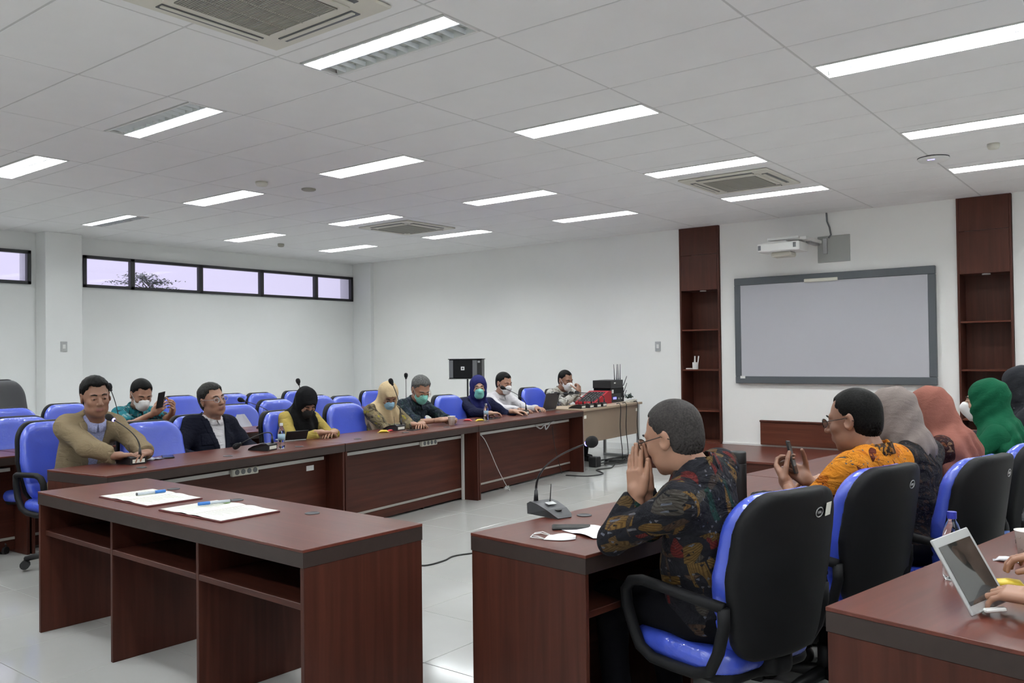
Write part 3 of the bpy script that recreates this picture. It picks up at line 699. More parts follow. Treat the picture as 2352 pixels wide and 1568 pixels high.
# ------------------------------------------------------------------ chairs
def chair_meshes():
    d = {}
    def out2(P, grow, z0=.455, z1=1.0, hw=.25):
        zc = (z0+z1)/2; hh = (z1-z0)/2+grow
        taper = np.interp(P[:, 2], [z0, zc, z1], [.80, 1.0, .93])
        q = np.abs(np.stack([P[:, 0]/taper, P[:, 2]-zc], 1)); r = np.where(P[:, 2] > zc, .135, .09)
        dd = q-np.array([hw+grow, hh])+r[:, None]
        return np.linalg.norm(np.maximum(dd, 0), axis=1)+np.minimum(dd.max(1), 0)-r
    def yw(P): return P[:, 1]+.235+.15*(P[:, 2]-.47)+.10*np.clip(.62-P[:, 2], 0, 1)*0-.75*P[:, 0]**2
    def cush(P):
        o2 = out2(P, 0); y = yw(P)
        lum = .012*np.exp(-((P[:, 2]-.66)/.10)**2)
        dd = smax(o2, np.abs(y-.032)-.040-lum, .055)
        return dd+.007*np.exp(-((P[:, 2]-.585)/.007)**2)*(y > .03)
    def shell(P):
        o2 = out2(P, .006); y = yw(P); return smax(o2, np.abs(y+.022)-.024-.012*np.clip(1-(P[:, 0]/.22)**2, 0, 1), .022)
    def seat(P):
        q = P-np.array([0, .01, .435-.0], F32); q = q.copy(); q[:, 2] += .9*np.clip(q[:, 1]-.16, 0, 1)**2*3
        r2 = np.abs(q[:, :2])-np.array([.25, .235])+.1
        o2 = np.linalg.norm(np.maximum(r2, 0), axis=1)+np.minimum(r2.max(1), 0)-.1
        return smax(o2, np.abs(q[:, 2])-.045, .05)
    def pan(P):
        q = P-np.array([0, .0, .39], F32); r2 = np.abs(q[:, :2])-np.array([.235, .22])+.08
        o2 = np.linalg.norm(np.maximum(r2, 0), axis=1)+np.minimum(r2.max(1), 0)-.08
        return smin(smax(o2, np.abs(q[:, 2])-.02, .02), sbox(P, (0, -.22, .43), (.05, .05, .05), .02), .03)
    for nm, fn, lo, hi, m_, h_ in (('backrest', cush, (-.27, -.36, .44), (.27, -.05, 1.01), M['blue'], .0095), ('back_shell', shell, (-.27, -.40, .44), (.27, -.08, 1.02), M['shell'], .0095),
                                  ('seat', seat, (-.26, -.24, .38), (.26, .26, .5), M['blue'], .012), ('seat_pan', pan, (-.25, -.29, .36), (.25, .24, .5), M['shell'], .014)):
        V, F = nets(fn, lo, hi, h_); d[nm] = mesh_from(nm, V, F, m_, True)
    for s in (-1, 1):
        pts = [(.262, -.235, .64), (.288, -.16, .655), (.292, -.08, .66), (.292, .02, .665), (.292, .10, .668), (.292, .155, .655), (.290, .185, .62), (.285, .185, .56), (.278, .165, .49), (.27, .14, .425), (.262, .09, .395), (.255, .0, .39), (.255, -.10, .395), (.258, -.17, .42), (.262, -.21, .49), (.262, -.235, .58), (.262, -.235, .64)]
        mb = MB(); mb.tube([(s*x, y, z) for x, y, z in pts], .019, 10)
        for k, v in enumerate(mb.V):
            cx_ = s*.277; mb.V[k] = (cx_+(v[0]-cx_)*1.15, v[1], v[2])
        d['arm%d' % s] = mesh_from('armrest', mb.V, mb.F, M['shell'], True)
    mb = MB().lathe([(.028, .10), (.028, .22), (.022, .22), (.022, .37)], 14); d['column'] = mesh_from('gas_column', mb.V, mb.F, M['black'], True)
    mb = MB(); mb.tube([(0, .02, .105), (0, .16, .095), (0, .29, .07)], [.03, .024, .018], 8); d['leg'] = mesh_from('leg', mb.V, mb.F, M['black'], True)
    mb = MB(); mb.tube([(-.026, .29, .03), (-.006, .29, .03)], .03, 12); mb.tube([(.006, .29, .03), (.026, .29, .03)], .03, 12); mb.tube([(0, .29, .03), (0, .29, .08)], .008, 6)
    d['caster'] = mesh_from('caster', mb.V, mb.F, M['black'], False)
    V = []; F = []; n = 22                      # oval emblem ring on the shell
    mb = MB(); mb.tube([(.024*math.cos(2*PI*k/n), 0, .016*math.sin(2*PI*k/n)) for k in range(n+1)], .0018, 5)
    mb.box(-.012, -.001, -.004, .012, .001, .004)
    d['emblem'] = mesh_from('emblem', mb.V, mb.F, M['silver'])
    return d
CM = chair_meshes()
def make_chair(loc, rotz, lab, group, sticker=False):
    t = thing('office_chair', lab, 'chair', loc, rotz, group)
    for k in ('backrest', 'back_shell', 'seat', 'seat_pan'): link(k, CM[k], t)
    for s in (-1, 1): link('armrest', CM['arm%d' % s], t)
    link('gas_column', CM['column'], t)
    for k in range(5):
        lg = link('leg', CM['leg'], t, None, k*2*PI/5+.3); link('caster', CM['caster'], lg)
    e = link('emblem', CM['emblem'], t); e.location = (.075, -.357, .925); e.rotation_euler = (.15, 0, .16)
    if sticker: s_ = bx('sticker', (-.021, -.0006, -.022), (.021, .0006, .022), M['paper'], t, 0); s_.location = (.130, -.352, .93); s_.rotation_euler = (.15, 0, .24)
    return t
def chair(bx_, by_, ztop, rotdeg, lab, group, sticker=False):
    """given where the top of the backrest stands and which way the chair faces (degrees from +x)"""
    a = math.radians(rotdeg)-PI/2; off = Vector((0, -.30, 0)); off.rotate(Euler((0, 0, a)))
    return make_chair((bx_-off.x, by_-off.y, ztop-1.0), a, lab, group, sticker)
CHAIRS = [
 (-3.45, -0.925, 1.015, 4, 'blue chair of the man in beige jacket, armrest showing', 'blue chairs of the left front row', False),
 (-3.22, -0.306, 0.978, -4, 'empty blue chair between the beige and navy jackets', 'blue chairs of the left front row', False),
 (-3.38, 0.164, 0.989, 4, 'blue chair behind the man in navy jacket', 'blue chairs of the left front row', False),
 (-3.32, 0.976, 0.978, 6, 'blue chair behind the woman in black headscarf', 'blue chairs of the left front row', False),
 (-3.42, 1.783, 0.999, 0, 'empty blue chair between black and cream headscarves', 'blue chairs of the left front row', False),
 (-3.5, 2.41, 0.969, 0, 'blue chair hidden behind the woman in cream headscarf', 'blue chairs of the left front row', False),
 (-3.6, 2.792, 0.96, 0, 'blue chair hidden behind the grey-haired man', 'blue chairs of the left front row', False),
 (-3.62, 3.478, 0.999, 0, 'empty blue chair left of the woman in navy headscarf', 'blue chairs of the left front row', False),
 (-3.9, 4.233, 0.933, 0, 'blue chair behind the woman in navy headscarf', 'blue chairs of the left front row', False),
 (-4.05, 4.9, 0.938, 0, 'blue chair behind the man in white shirt', 'blue chairs of the left front row', False),
 (-3.97, 5.56, 0.999, -4, 'empty blue chair behind the open laptop', 'blue chairs of the left front row', False),
 (-4.1, 6.317, 0.95, 0, 'blue chair of the man at the beige table', 'blue chairs of the left front row', False),
 (-4.45, -0.725, 0.995, -6, 'blue chair at the left edge, in the second row', 'blue chairs of the left second row', False),
 (-5.9, 0.308, 1.01, 0, 'blue chair showing over the shoulder of the beige jacket', 'blue chairs of the left third row', False),
 (-4.85, 0.453, 0.901, 0, 'blue chair of the man in teal shirt', 'blue chairs of the left second row', False),
 (-6.1, 1.68, 1.022, -3, 'empty blue chair right of the man in teal shirt', 'blue chairs of the left third row', False),
 (-4.65, 1.418, 0.974, -3, 'blue chair with white plastic sheet right of the navy jacket', 'blue chairs of the left second row', False),
 (-4.78, 2.0, 0.996, 0, 'empty blue second row chair left of the black headscarf', 'blue chairs of the left second row', False),
 (-4.9, 2.656, 1.007, 0, 'blue chair showing right of the black headscarf', 'blue chairs of the left second row', False),
 (-5.85, -0.25, 0.999, 0, 'blue chair at the left edge, furthest back', 'blue chairs of the left third row', False),
 (-6.35, 2.524, 1.006, 0, 'blue back row chair above the sheet-covered chair', 'blue chairs of the left third row', False),
 (-6.3, 2.911, 1.001, 4, 'blue back row chair behind the thick microphone', 'blue chairs of the left third row', False),
 (-6.4, 3.55, 1.001, 0, 'blue back row chair left of the black headscarf top', 'blue chairs of the left third row', False),
 (-5.6, 3.685, 0.941, 0, 'blue back row chair above the empty front row chair', 'blue chairs of the left third row', False),
 (-6.2, 4.733, 0.956, 0, 'blue back row chair peeking left of the cream headscarf', 'blue chairs of the left third row', False),
 (1.971, -0.947, 0.993, 163, 'large black-backed blue chair in the foreground of the batik man', 'black-backed blue chairs on the right', True),
 (2.073, -0.145, 0.991, 165, 'black-backed blue chair of the man in orange batik', 'black-backed blue chairs on the right', False),
 (2.33, 0.436, 0.988, 166, 'black-backed blue chair right of the pink headscarf', 'black-backed blue chairs on the right', False),
 (2.452, 1.038, 1.004, 168, 'black-backed blue chair cut by the right edge', 'black-backed blue chairs on the right', False)]
for c in CHAIRS: chair(*c)
chair(3.53, -.94, 1.0, 176, 'black-backed blue chair under the person in grey sleeves', 'black-backed blue chairs on the right')

# ------------------------------------------------------------------ people
def rotm(yaw=0, pitch=0, roll=0):
    """columns: x right, y forward, z up; yaw turns left, pitch bows the head down, roll tilts to the right"""
    return (Matrix.Rotation(yaw, 3, 'Z') @ Matrix.Rotation(-pitch, 3, 'X') @ Matrix.Rotation(roll, 3, 'Y'))
def head_sdf(P, fem=False):
    X = np.abs(P[:, 0]); Q = P.copy(); Q[:, 0] = X
    d = ell(P, (0, -.018, .030), (.074, .095, .088))
    d = smin(d, ell(P, (0, .022, -.030), (.060, .068, .085)), .03)
    d = smin(d, ell(Q, (.030, .018, -.072), (.030, .050, .036)), .025)
    d = smin(d, ell(P, (0, .060, -.098), (.024, .020, .018)), .022)
    d = smin(d, ell(Q, (.038, .056, -.022), (.022, .022, .018)), .02)
    d = smin(d, cap(Q, (.008, .080, .024), (.042, .068, .026), .011, .008), .012)
    d = smax(d, -ell(Q, (.031, .102, .004), (.019, .022, .014)), .012)
    d = smin(d, ell(Q, (.030, .072, .003), (.0145, .0135, .0125)), .004)
    d = smin(d, cap(Q, (.018, .0865, .0085), (.043, .078, .0075), .0035, .003), .004)
    d = smin(d, cap(P, (0, .082, .018), (0, .108, -.026), .0075, .0125), .010)
    d = smin(d, ell(Q, (.0125, .096, -.031), (.0085, .011, .0075)), .007)
    d = smin(d, ell(P, (0, .072, -.060), (.026, .022, .020)), .012)
    d = smin(d, cap(Q, (0, .0915, -.0555), (.019, .084, -.058), .0052, .003), .004)
    d = smin(d, cap(Q, (0, .0905, -.0665), (.016, .084, -.0645), .0062, .0035), .004)
    e = ell(Q, (.079, -.012, -.004), (.0085, .020, .033), np.array(Matrix.Rotation(.25, 3, 'X') @ Matrix.Rotation(-.35, 3, 'Z')))
    e = smax(e, -ell(Q, (.086, -.006, -.002), (.006, .011, .019)), .005)
    d = smin(d, e, .006)
    d = smin(d, cap(P, (0, -.022, -.06), (0, -.040, -.150), .056, .055), .03)
    return d
HEADV, HEADF = nets(head_sdf, (-.1, -.13, -.165), (.1, .125, .13), .0052)
def seg_mat(V, F):
    c = V[F].mean(axis=1); lip = (np.abs(c[:, 0]) < .021) & (c[:, 1] > .083) & (c[:, 2] < -.052) & (c[:, 2] > -.072)
    return lip.astype(int)
HEADM = seg_mat(HEADV, HEADF)
def hand_verts(curls, spread=.10, thumb=(.55, .35), h=.0034):
    """right hand: wrist at origin, fingers +Y, palm faces -Z, thumb on -X side. curls: four finger curls in radians per joint"""
    def fn(P):
        d = sbox(P, (0, .052, 0), (.040, .048, .0135), .013)
        d = smin(d, cap(P, (-.012, .03, -.006), (-.030, .055, -.008), .016, .013), .015)
        d = smin(d, cap(P, (0, -.03, 0), (0, .02, 0), .026, .027), .02)
        for (x, y, L_, r), cu, k in zip(((-.030, .098, .072, .0088), (-.010, .103, .080, .0090), (.0105, .100, .074, .0086), (.029, .090, .058, .0076)), curls, (-1.3, -.4, .5, 1.4)):
            p = np.array([x, y, 0.]); a = cu*.8; sd = math.sin(k*spread)
            q0 = p
            for f_, rr in ((.45, 1.0), (.30, .92), (.25, .82)):
                q1 = q0+L_*f_*np.array([sd*math.cos(a), math.cos(a), -math.sin(a)]); d = smin(d, cap(P, q0, q1, r*rr*1.04, r*rr*.94), .0035 if f_ < .45 else .006); q0 = q1; a += cu
        t0 = np.array([-.028, .022, -.004]); a, b = thumb
        t1 = t0+.042*np.array([-math.sin(a)*math.cos(b), math.cos(a), -math.sin(b)]); t2 = t1+.032*np.array([-math.sin(a*.6)*math.cos(b), math.cos(a*.6), -math.sin(b)*1.1]); t3 = t2+.024*np.array([-math.sin(a*.2), math.cos(a*.2), -math.sin(b)*1.2])
        d = smin(d, cap(P, t0, t1, .014, .0115), .012); d = smin(d, cap(P, t1, t2, .0112, .0098), .003); d = smin(d, cap(P, t2, t3, .0098, .0085), .003)
        return d
    return nets(fn, (-.105, -.055, -.11), (.06, .19, .03), h)
HANDS = {'relaxed': hand_verts((.35, .4, .42, .45)), 'grip': hand_verts((.75, .85, .9, .95), .03, (.75, .75)), 'type': hand_verts((.5, .48, .5, .5), .12), 'flat': hand_verts((.08, .06, .08, .1), .02, (.35, .1)),
         'fist': hand_verts((1.2, 1.25, 1.3, 1.3), .0, (.7, 1.0))}
def place_hand(kind, side, W, fdir, palm):
    """side +1 right hand, -1 left; fdir direction of fingers, palm direction the palm faces"""
    V, F = HANDS[kind]; V = V.copy(); F = F
    f = Vector(fdir).normalized(); n = -Vector(palm); n = (n-f*n.dot(f)).normalized(); x = f.cross(n)
    if side < 0: V = V.copy(); V[:, 0] *= -1; F = F[:, ::-1]
    A = np.array([list(x), list(f), list(n)])
    return V@A+np.array(W), F
def ik(S, W, l1, l2, pole):
    S = Vector(S); W = Vector(W); d = W-S; L_ = min(d.length, (l1+l2)*.985); u = d.normalized(); W = S+u*L_
    a = (l1*l1-l2*l2+L_*L_)/(2*L_); h_ = math.sqrt(max(0, l1*l1-a*a)); p = Vector(pole); p = (p-u*p.dot(u)).normalized()
    return S+u*a+p*h_, W
def fold(P, amp, f=38.0, ph=0.0):
    return amp*(np.sin(P[:, 2]*f+5*np.sin(P[:, 0]*9+ph)+3*np.sin(P[:, 1]*11+ph))*.6+np.sin((P[:, 0]+P[:, 1])*f*.7+4*np.sin(P[:, 2]*8+ph))*.4)
def person(label, H, face, back=.10, side=0.0, head=(0, 0, 0), sk=SK, hands=None, elbow=None, hs=1.05, wd=1.0, belly=1.0, top=None, sleeve='long', cloth_m=None,
           hair=None, hair_m=HB, bald=0, mask=None, glasses=None, hijab=None, hijab_m=None, fine=False, brow=True, collar=None, jacket=None, trousers=None, seat=.47, cuff=None, drape=.30, shiftz=0, jw=.05, eabs=None, legyaw=0):
    """H: world centre of the head; face: facing angle in degrees from +x; back: how far the pelvis sits behind the head"""
    fa = math.radians(face)-PI/2; Rz = Matrix.Rotation(fa, 3, 'Z'); Rzi = Rz.transposed()
    Hw = Vector(H); o2 = Rz @ Vector((side, -back, 0)); base = Vector((Hw.x+o2.x, Hw.y+o2.y, 0))
    loc = lambda p: Rzi @ (Vector(p)-base)
    Hl = loc(Hw); Rh = rotm(math.radians(head[0]), math.radians(head[1]), math.radians(head[2])); Rhn = np.array(Rh)
    pel = Vector((0, 0, seat+.09)); nb = Hl+Rh @ Vector((0, -.035, -.085))*hs; nb = nb+Vector((0, -.028, -.048))*hs+Vector((0, 0, shiftz))
    t = (nb-pel); TL = t.length; t.normalize(); s = TL/.50
    xax = Vector((1, 0, 0)); f = t.cross(xax)*-1; f = (xax.cross(t))*-1
    f = t.cross(xax).normalized(); 
    if f.y < 0: f = -f
    xax = f.cross(t).normalized(); A = np.array([list(xax), list(f), list(t)]).T
    at = lambda x, y, z: pel+xax*x+f*y+t*z
    S = {sd: at(sd*.168*wd, -.005, TL*.87) for sd in (1, -1)}
    E_ = {}; W_ = {}
    if hands is None: hands = {}
    for sd in (1, -1):
        hd = hands.get(sd)
        if hd is None: tgt = at(sd*.17, .30, .12); el = Vector((sd*.6, -.5, -.8))
        else: tgt = loc(hd[0]); el = Vector((elbow or {}).get(sd, (sd*.7, -.35, -.7)))
        E_[sd], W_[sd] = ik(S[sd], tgt, .285*max(1, s*.97), .245*max(1, s*.97), el)
    for sd in (eabs or {}):
        E_[sd] = loc(eabs[sd]); W_[sd] = loc(hands[sd][0])
    hip = {sd: pel+Vector((sd*.09, .02, -.01)) for sd in (1, -1)}
    kn = {sd: Vector((sd*.13, .44, seat+.04)) for sd in (1, -1)}; an = {sd: Vector((sd*.13, .40, .09)) for sd in (1, -1)}
    LR = Matrix.Rotation(math.radians(legyaw), 3, 'Z'); LRn = np.array(LR, F32)
    for sd in (1, -1): kn[sd] = LR @ kn[sd]; an[sd] = LR @ an[sd]; hip[sd] = LR @ hip[sd]
    def torso(P, g):
        d = ell(P, tuple(pel+Vector((0, -.0, .0))), (.165*wd+g, .125*belly+g, .115+g))
        d = smin(d, ell(P, tuple(at(0, .015*belly, TL*.34)), (.148*wd+g, .108*belly+g, .15*s+g), A), .07)
        d = smin(d, ell(P, tuple(at(0, .0, TL*.66)), (.160*wd+g, .105+g, .17*s+g), A), .07)
        d = smin(d, cap(P, tuple(S[1]-xax*.03), tuple(S[-1]+xax*.03), .058+g), .06)
        d = smin(d, cap(P, tuple(at(.09, -.01, TL*.90)), tuple(at(.02, -.01, TL*1.02)), .042+g, .036+g), .05)
        d = smin(d, cap(P, tuple(at(-.09, -.01, TL*.90)), tuple(at(-.02, -.01, TL*1.02)), .042+g, .036+g), .05)
        return d
    def arms(P, g, upto=1.0, flare=0.0, k=.035):
        d = None
        for sd in (1, -1):
            a = cap(P, tuple(S[sd]), tuple(E_[sd]), .052+g, .042+g+flare*.5)
            if upto > 0:
                e2 = E_[sd]+(W_[sd]-E_[sd])*upto
                n_ = np.array((W_[sd]-E_[sd]).normalized(), F32)
                a = smin(a, np.maximum(cap(P, tuple(E_[sd]), tuple(e2), .043+g+flare*.5, .043+(.029-.043)*upto+g+flare), (P-np.array(e2, F32))@n_), .02)
            else:
                n_ = np.array((E_[sd]-S[sd]).normalized(), F32); a = np.maximum(a, (P-np.array(S[sd]+(E_[sd]-S[sd])*(.88), F32))@n_)
            d = a if d is None else np.minimum(d, a)
        return d
    pts = [pel, nb]+[q[sd] for q in (S, E_, W_) for sd in (1, -1)]
    lo = Vector((min(p.x for p in pts)-.12, min(p.y for p in pts)-.12, pel.z-.10)); hi = Vector((max(p.x for p in pts)+.12, max(p.y for p in pts)+.12, max(p.z for p in pts)+.06))
    lo.x = min(lo.x, -.24); hi.x = max(hi.x, .24); lo.y = min(lo.y, -.2)
    # --- body: one mesh with trunk, neck, arms, legs, head and hands
    def body(P):
        d = torso(P, -.028)
        d = smin(d, cap(P, tuple(nb-t*.03), tuple(Hl+Rh @ Vector((0, -.03, -.07))*hs), .053*hs, .052*hs), .03)
        d = smin(d, arms(P, -.006, 1.0), .02)
        for sd in (1, -1):
            d = smin(d, cap(P, tuple(hip[sd]), tuple(kn[sd]), .070, .050), .04); d = smin(d, cap(P, tuple(kn[sd]), tuple(an[sd]), .048, .034), .02)
        return d
    bl = (lo.x, min(lo.y, -.2), .05); bh = (hi.x+.15, max(hi.y, .55), Hl.z)
    V1, F1 = nets(body, bl, bh, .016)
    V2 = (HEADV*hs)@Rhn.T+np.array(Hl, F32); n1 = len(V1)
    Vs = [V1, V2]; Fs = [F1, HEADF+n1]; mi = [np.zeros(len(F1), int), HEADM]; n = n1+len(V2)
    for sd in (1, -1):
        hd = hands.get(sd); kind = hd[1] if hd else 'relaxed'
        fd = (Rzi @ Vector(hd[2])) if hd else (W_[sd]-E_[sd]); pd = (Rzi @ Vector(hd[3])) if hd else Vector((0, 0, -1))
        v, ff = place_hand(kind, sd, W_[sd], fd, pd); Vs.append(v); Fs.append(ff+n); mi.append(np.zeros(len(ff), int)); n += len(v)
    me = mesh_from('person', np.concatenate(Vs), np.concatenate(Fs), sk, True); me.materials.append(M['lip'])
    mi = np.concatenate(mi)
    if len(me.polygons) == len(mi): me.polygons.foreach_set('material_index', mi.astype(np.int32))
    root = link('person', me, None, base, fa); tag(root, label, 'person', None)
    hh = .010 if fine else .0135
    def part(nm, fn, l, h_, m_, res=hh, lab=None):
        v, ff = nets(fn, l, h_, res); o = link(nm, mesh_from(nm, v, ff, m_, True), root)
        if lab: o['label'] = lab
        return o
    up = {'long': .96, 'three': .55, 'short': 0.0, 'elbow': .25}[sleeve]
    ph = random.random()*6
    hem = pel.z-.06
    def shirt(P):
        d = smin(torso(P, .006), arms(P, .010, up, .004 if up > .5 else .014), .045)
        d = d+fold(P, .0055, 34, ph)
        return np.maximum(d, hem-P[:, 2])
    def neckcut(P, r=.062):
        return -cap(P, tuple(nb+t*.0), tuple(nb+t*.25+f*.10), r, r*1.1)
    if jacket is None: part('shirt', lambda P: smax(shirt(P), neckcut(P, .055*hs), .01), lo, hi, cloth_m, lab=None)
    else:
        inner, = (jacket,)
        part('shirt', lambda P: smax(torso(P, .009), neckcut(P, .055), .01), (-.22, -.2, pel.z-.1), hi, inner)
        def jk(P):
            d = smin(torso(P, .020), arms(P, .020, up, .006), .05)+fold(P, .006, 28, ph)
            q = (P-np.array(pel, F32))@A; wv = jw*np.clip((q[:, 2]-.02)/(TL*.9), .25, 1.25)
            wedge = np.maximum(np.abs(q[:, 0])-wv, -q[:, 1]+.01)
            d = smax(d, -np.maximum(wedge, -(q[:, 1]-.02)), .008)
            return np.maximum(smax(d, neckcut(P, .064), .01), hem-.03-P[:, 2])
        part('jacket', jk, (lo.x, lo.y, lo.z-.03), hi, cloth_m)
        def lapel(P):
            q = (P-np.array(pel, F32))@A; wv = jw*np.clip((q[:, 2]-.02)/(TL*.9), .25, 1.25)
            band = np.maximum(np.abs(np.abs(q[:, 0])-wv-.022)-.022-.012*np.clip(q[:, 2]/TL-.4, 0, .5), np.maximum(TL*.30-q[:, 2], q[:, 2]-TL*1.0)); band = np.maximum(band, .03-q[:, 1])
            return np.maximum(np.maximum(smin(torso(P, .020), arms(P, .020, up, .006), .05)+fold(P, .006, 28, ph)-.007, band), neckcut(P, .064))
        part('lapel', lapel, (-.2, lo.y, pel.z), (.2, hi.y, hi.z), cloth_m, .0085)
        def pocket(P, sd):
            q = (P-np.array(pel, F32))@A; band = np.maximum(np.abs(q[:, 0]-sd*.115)-.042, np.abs(q[:, 2]-TL*.56)-.05); band = np.maximum(band, .03-q[:, 1])
            return np.maximum(smin(torso(P, .020), arms(P, .020, up, .006), .05)+fold(P, .006, 28, ph)-.005, band)
        for sd in (1, -1): part('pocket', lambda P: pocket(P, sd), (-.2, lo.y, pel.z), (.2, hi.y, hi.z), cloth_m, .0085)
    if collar is not None:
        mb = MB(); cr = .066*hs; g = .012 if jacket is None else .018
        for k, sd in enumerate((1, -1)):
            V = []; F = []; n_ = 9
            for i in range(n_):
                a = PI/2+PI*(i/(n_-1))*.98
                c_, s_ = math.cos(a), math.sin(a)
                p = nb+xax*(-sd*c_*cr)+f*(-s_*0+.012)+f*(-math.sin(a-0)*0)
                # around the neck from the front (i=0) to the nape
                th = PI*i/(n_-1); px = sd*math.sin(th)*cr*1.02; py = math.cos(th)*cr+.008
                up_ = .012+.022*(1-math.cos(th))/2; dn = .052-.012*i/(n_-1)
                p0 = nb+xax*px+f*py+t*(up_-.022*(1+math.cos(th))/2*1.0); p1 = nb+xax*(px*1.38+(sd*.012 if i == 0 else 0))+f*(py*1.32+.004)+t*(up_-dn-.012*(1+math.cos(th)))
                V += [p0, p1, p1+t*.004+(p1-nb).normalized()*.004, p0+(p0-nb).normalized()*.006+t*.006]
            for i in range(n_-1):
                for q in range(4): F.append([i*4+q, i*4+(q+1) % 4, (i+1)*4+(q+1) % 4, (i+1)*4+q])
            F.append([0, 1, 2, 3]); F.append([(n_-1)*4+q for q in (3, 2, 1, 0)]); mb.add(V, F)
        mb.build('collar', collar, root, True)
    if trousers is not False:
        def tr(P):
            d = ell(P, tuple(pel+Vector((0, -.01, -.015))), (.17*wd, .13*belly, .105))
            for sd in (1, -1):
                d = smin(d, cap(P, tuple(hip[sd]), tuple(kn[sd]), .086, .066), .04); d = smin(d, cap(P, tuple(kn[sd]), tuple(an[sd]), .064, .052), .03)
            return np.maximum(d+fold(P, .003, 30, ph), .07-P[:, 2])
        part('trousers', tr, (-.26-.2*(legyaw != 0), -.2, .06), (.26+.2*(legyaw != 0), .57, pel.z+.11), trousers or M['trouser'], .018)
    for sd in (1, -1):
        sh = part('shoe', lambda P: np.maximum(smin(ell(P, (sd*.13, .47, .04), (.048, .10, .045)), ell(P, (sd*.13, .39, .055), (.04, .055, .05)), .03), .004-P[:, 2]), (sd*.13-.06, .32, 0), (sd*.13+.06, .59, .12), M['shoe'], .012)
        sh.rotation_euler = (0, 0, math.radians(legyaw))
    # --- head items, built in head space
    TH = Matrix.Translation(Hl) @ (Rh*hs).to_4x4() if False else Matrix.Translation(Hl) @ Rh.to_4x4() @ Matrix.Scale(hs, 4)
    def hp(nm, V, F, m_, smooth=True):
        V = (np.asarray(V, F32)*hs)@Rhn.T+np.array(Hl, F32); return link(nm, mesh_from(nm, V, F, m_, smooth), root)
    if True:
        for sd in (1, -1):
            mb = MB(); mb.lathe([(.0001, -.0062), (.0045, -.0045), (.0062, 0), (.0045, .0045), (.0001, .0062)], 8, (sd*.0305, .0815, .0025)); hp('eye', mb.V, mb.F, M['iris'])
            mb = MB(); mb.tube([(sd*.013, .090, .026), (sd*.028, .088, .031), (sd*.046, .076, .027)], [.003, .0038, .002], 6); hp('eyebrow', mb.V, mb.F, hair_m if brow else sk)
    if hair:
        zf = {'short': .074, 'high': .082, 'full': .072, 'crop': .078, 'bald': .088}[hair]; th = {'short': .009, 'high': .012, 'full': .013, 'crop': .0055, 'bald': .0055}[hair]
        hd_ = random.random()*9
        def hf(P):
            base_ = smin(ell(P, (0, -.018, .030), (.075, .096, .089)), ell(P, (0, -.03, -.02), (.068, .078, .075)), .02)
            ln = np.interp(P[:, 1], [-.12, -.055, -.022, -.015, .012, .030, .055, .075, .10], [-.085, -.075, -.050, .018, .016, .045, zf-.012, zf, zf])
            d = base_-th*np.clip((P[:, 2]+.065)/.13, .12, 1.1)*np.clip((P[:, 2]-ln)/.035, .2, 1)
            d += (.0016 if hair in ('full', 'high') else 0)*np.sin(P[:, 0]*210+6*np.sin(P[:, 1]*40+hd_))*np.sin(P[:, 1]*150+P[:, 2]*90)
            ln = np.interp(P[:, 1], [-.12, -.055, -.022, -.015, .012, .030, .055, .075, .10], [-.085, -.075, -.050, .018, .016, .045, zf-.012, zf, zf])
            ln = np.where((np.abs(P[:, 0]) < .05) & (P[:, 1] > .03), np.maximum(ln, zf-.004+.011*(1-np.cos(P[:, 0]*85))/2+.002*np.sin(P[:, 0]*330+hd_)), ln)
            d = smax(d, (ln-P[:, 2])*.8, .010)
            if hair == 'bald': d = smax(d, -ell(P, (0, .035, .105), (.048, .085, .05)), .01)
            return np.maximum(d, -(base_+.006))
        V, F = nets(hf, (-.1, -.135, -.10), (.1, .11, .145), .0058); hp('hair', V, F, hair_m)
    if mask is not None:
        def mf(P):
            Q = P.copy(); Q[:, 0] = np.abs(Q[:, 0])
            d = smin(ell(P, (0, .022, -.030), (.060, .068, .085)), cap(P, (0, .088, -.004), (0, .108, -.028), .011, .014), .04)
            d = smin(d, ell(P, (0, .062, -.075), (.034, .030, .032)), .03)-.007
            if mask == 'beak': d = smin(d, ell(P, (0, .102, -.042), (.014, .022, .028)), .03)
            pl = .0016*np.sin(P[:, 2]*420)*(mask == 'pleat')
            top_ = .004-(np.abs(P[:, 0])*.42); bot = -.108+np.clip(np.abs(P[:, 0])-.03, 0, 1)*.9
            d = np.maximum(np.maximum(d+pl, P[:, 2]-top_), bot-P[:, 2]); return np.maximum(d, .030-P[:, 1])
        mm = {'k': M['maskk'], 'w': M['maskw'], 'g': M['maskg'], 'b': M['maskb']}
        kind, col = mask[:-2], mask[-1]; mask = kind
        V, F = nets(mf, (-.08, .02, -.13), (.08, .15, .03), .005); o = hp('face_mask', V, F, mm[col])
        mb = MB()
        for sd in (1, -1):
            mb.tube([(sd*.062, .045, -.026), (sd*.074, .02, -.004), (sd*.084, -.012, .022)], .0016, 5); mb.tube([(sd*.058, .048, -.068), (sd*.072, .02, -.045), (sd*.083, -.012, -.026)], .0016, 5)
        hp('ear_loop', mb.V, mb.F, M['cord'])
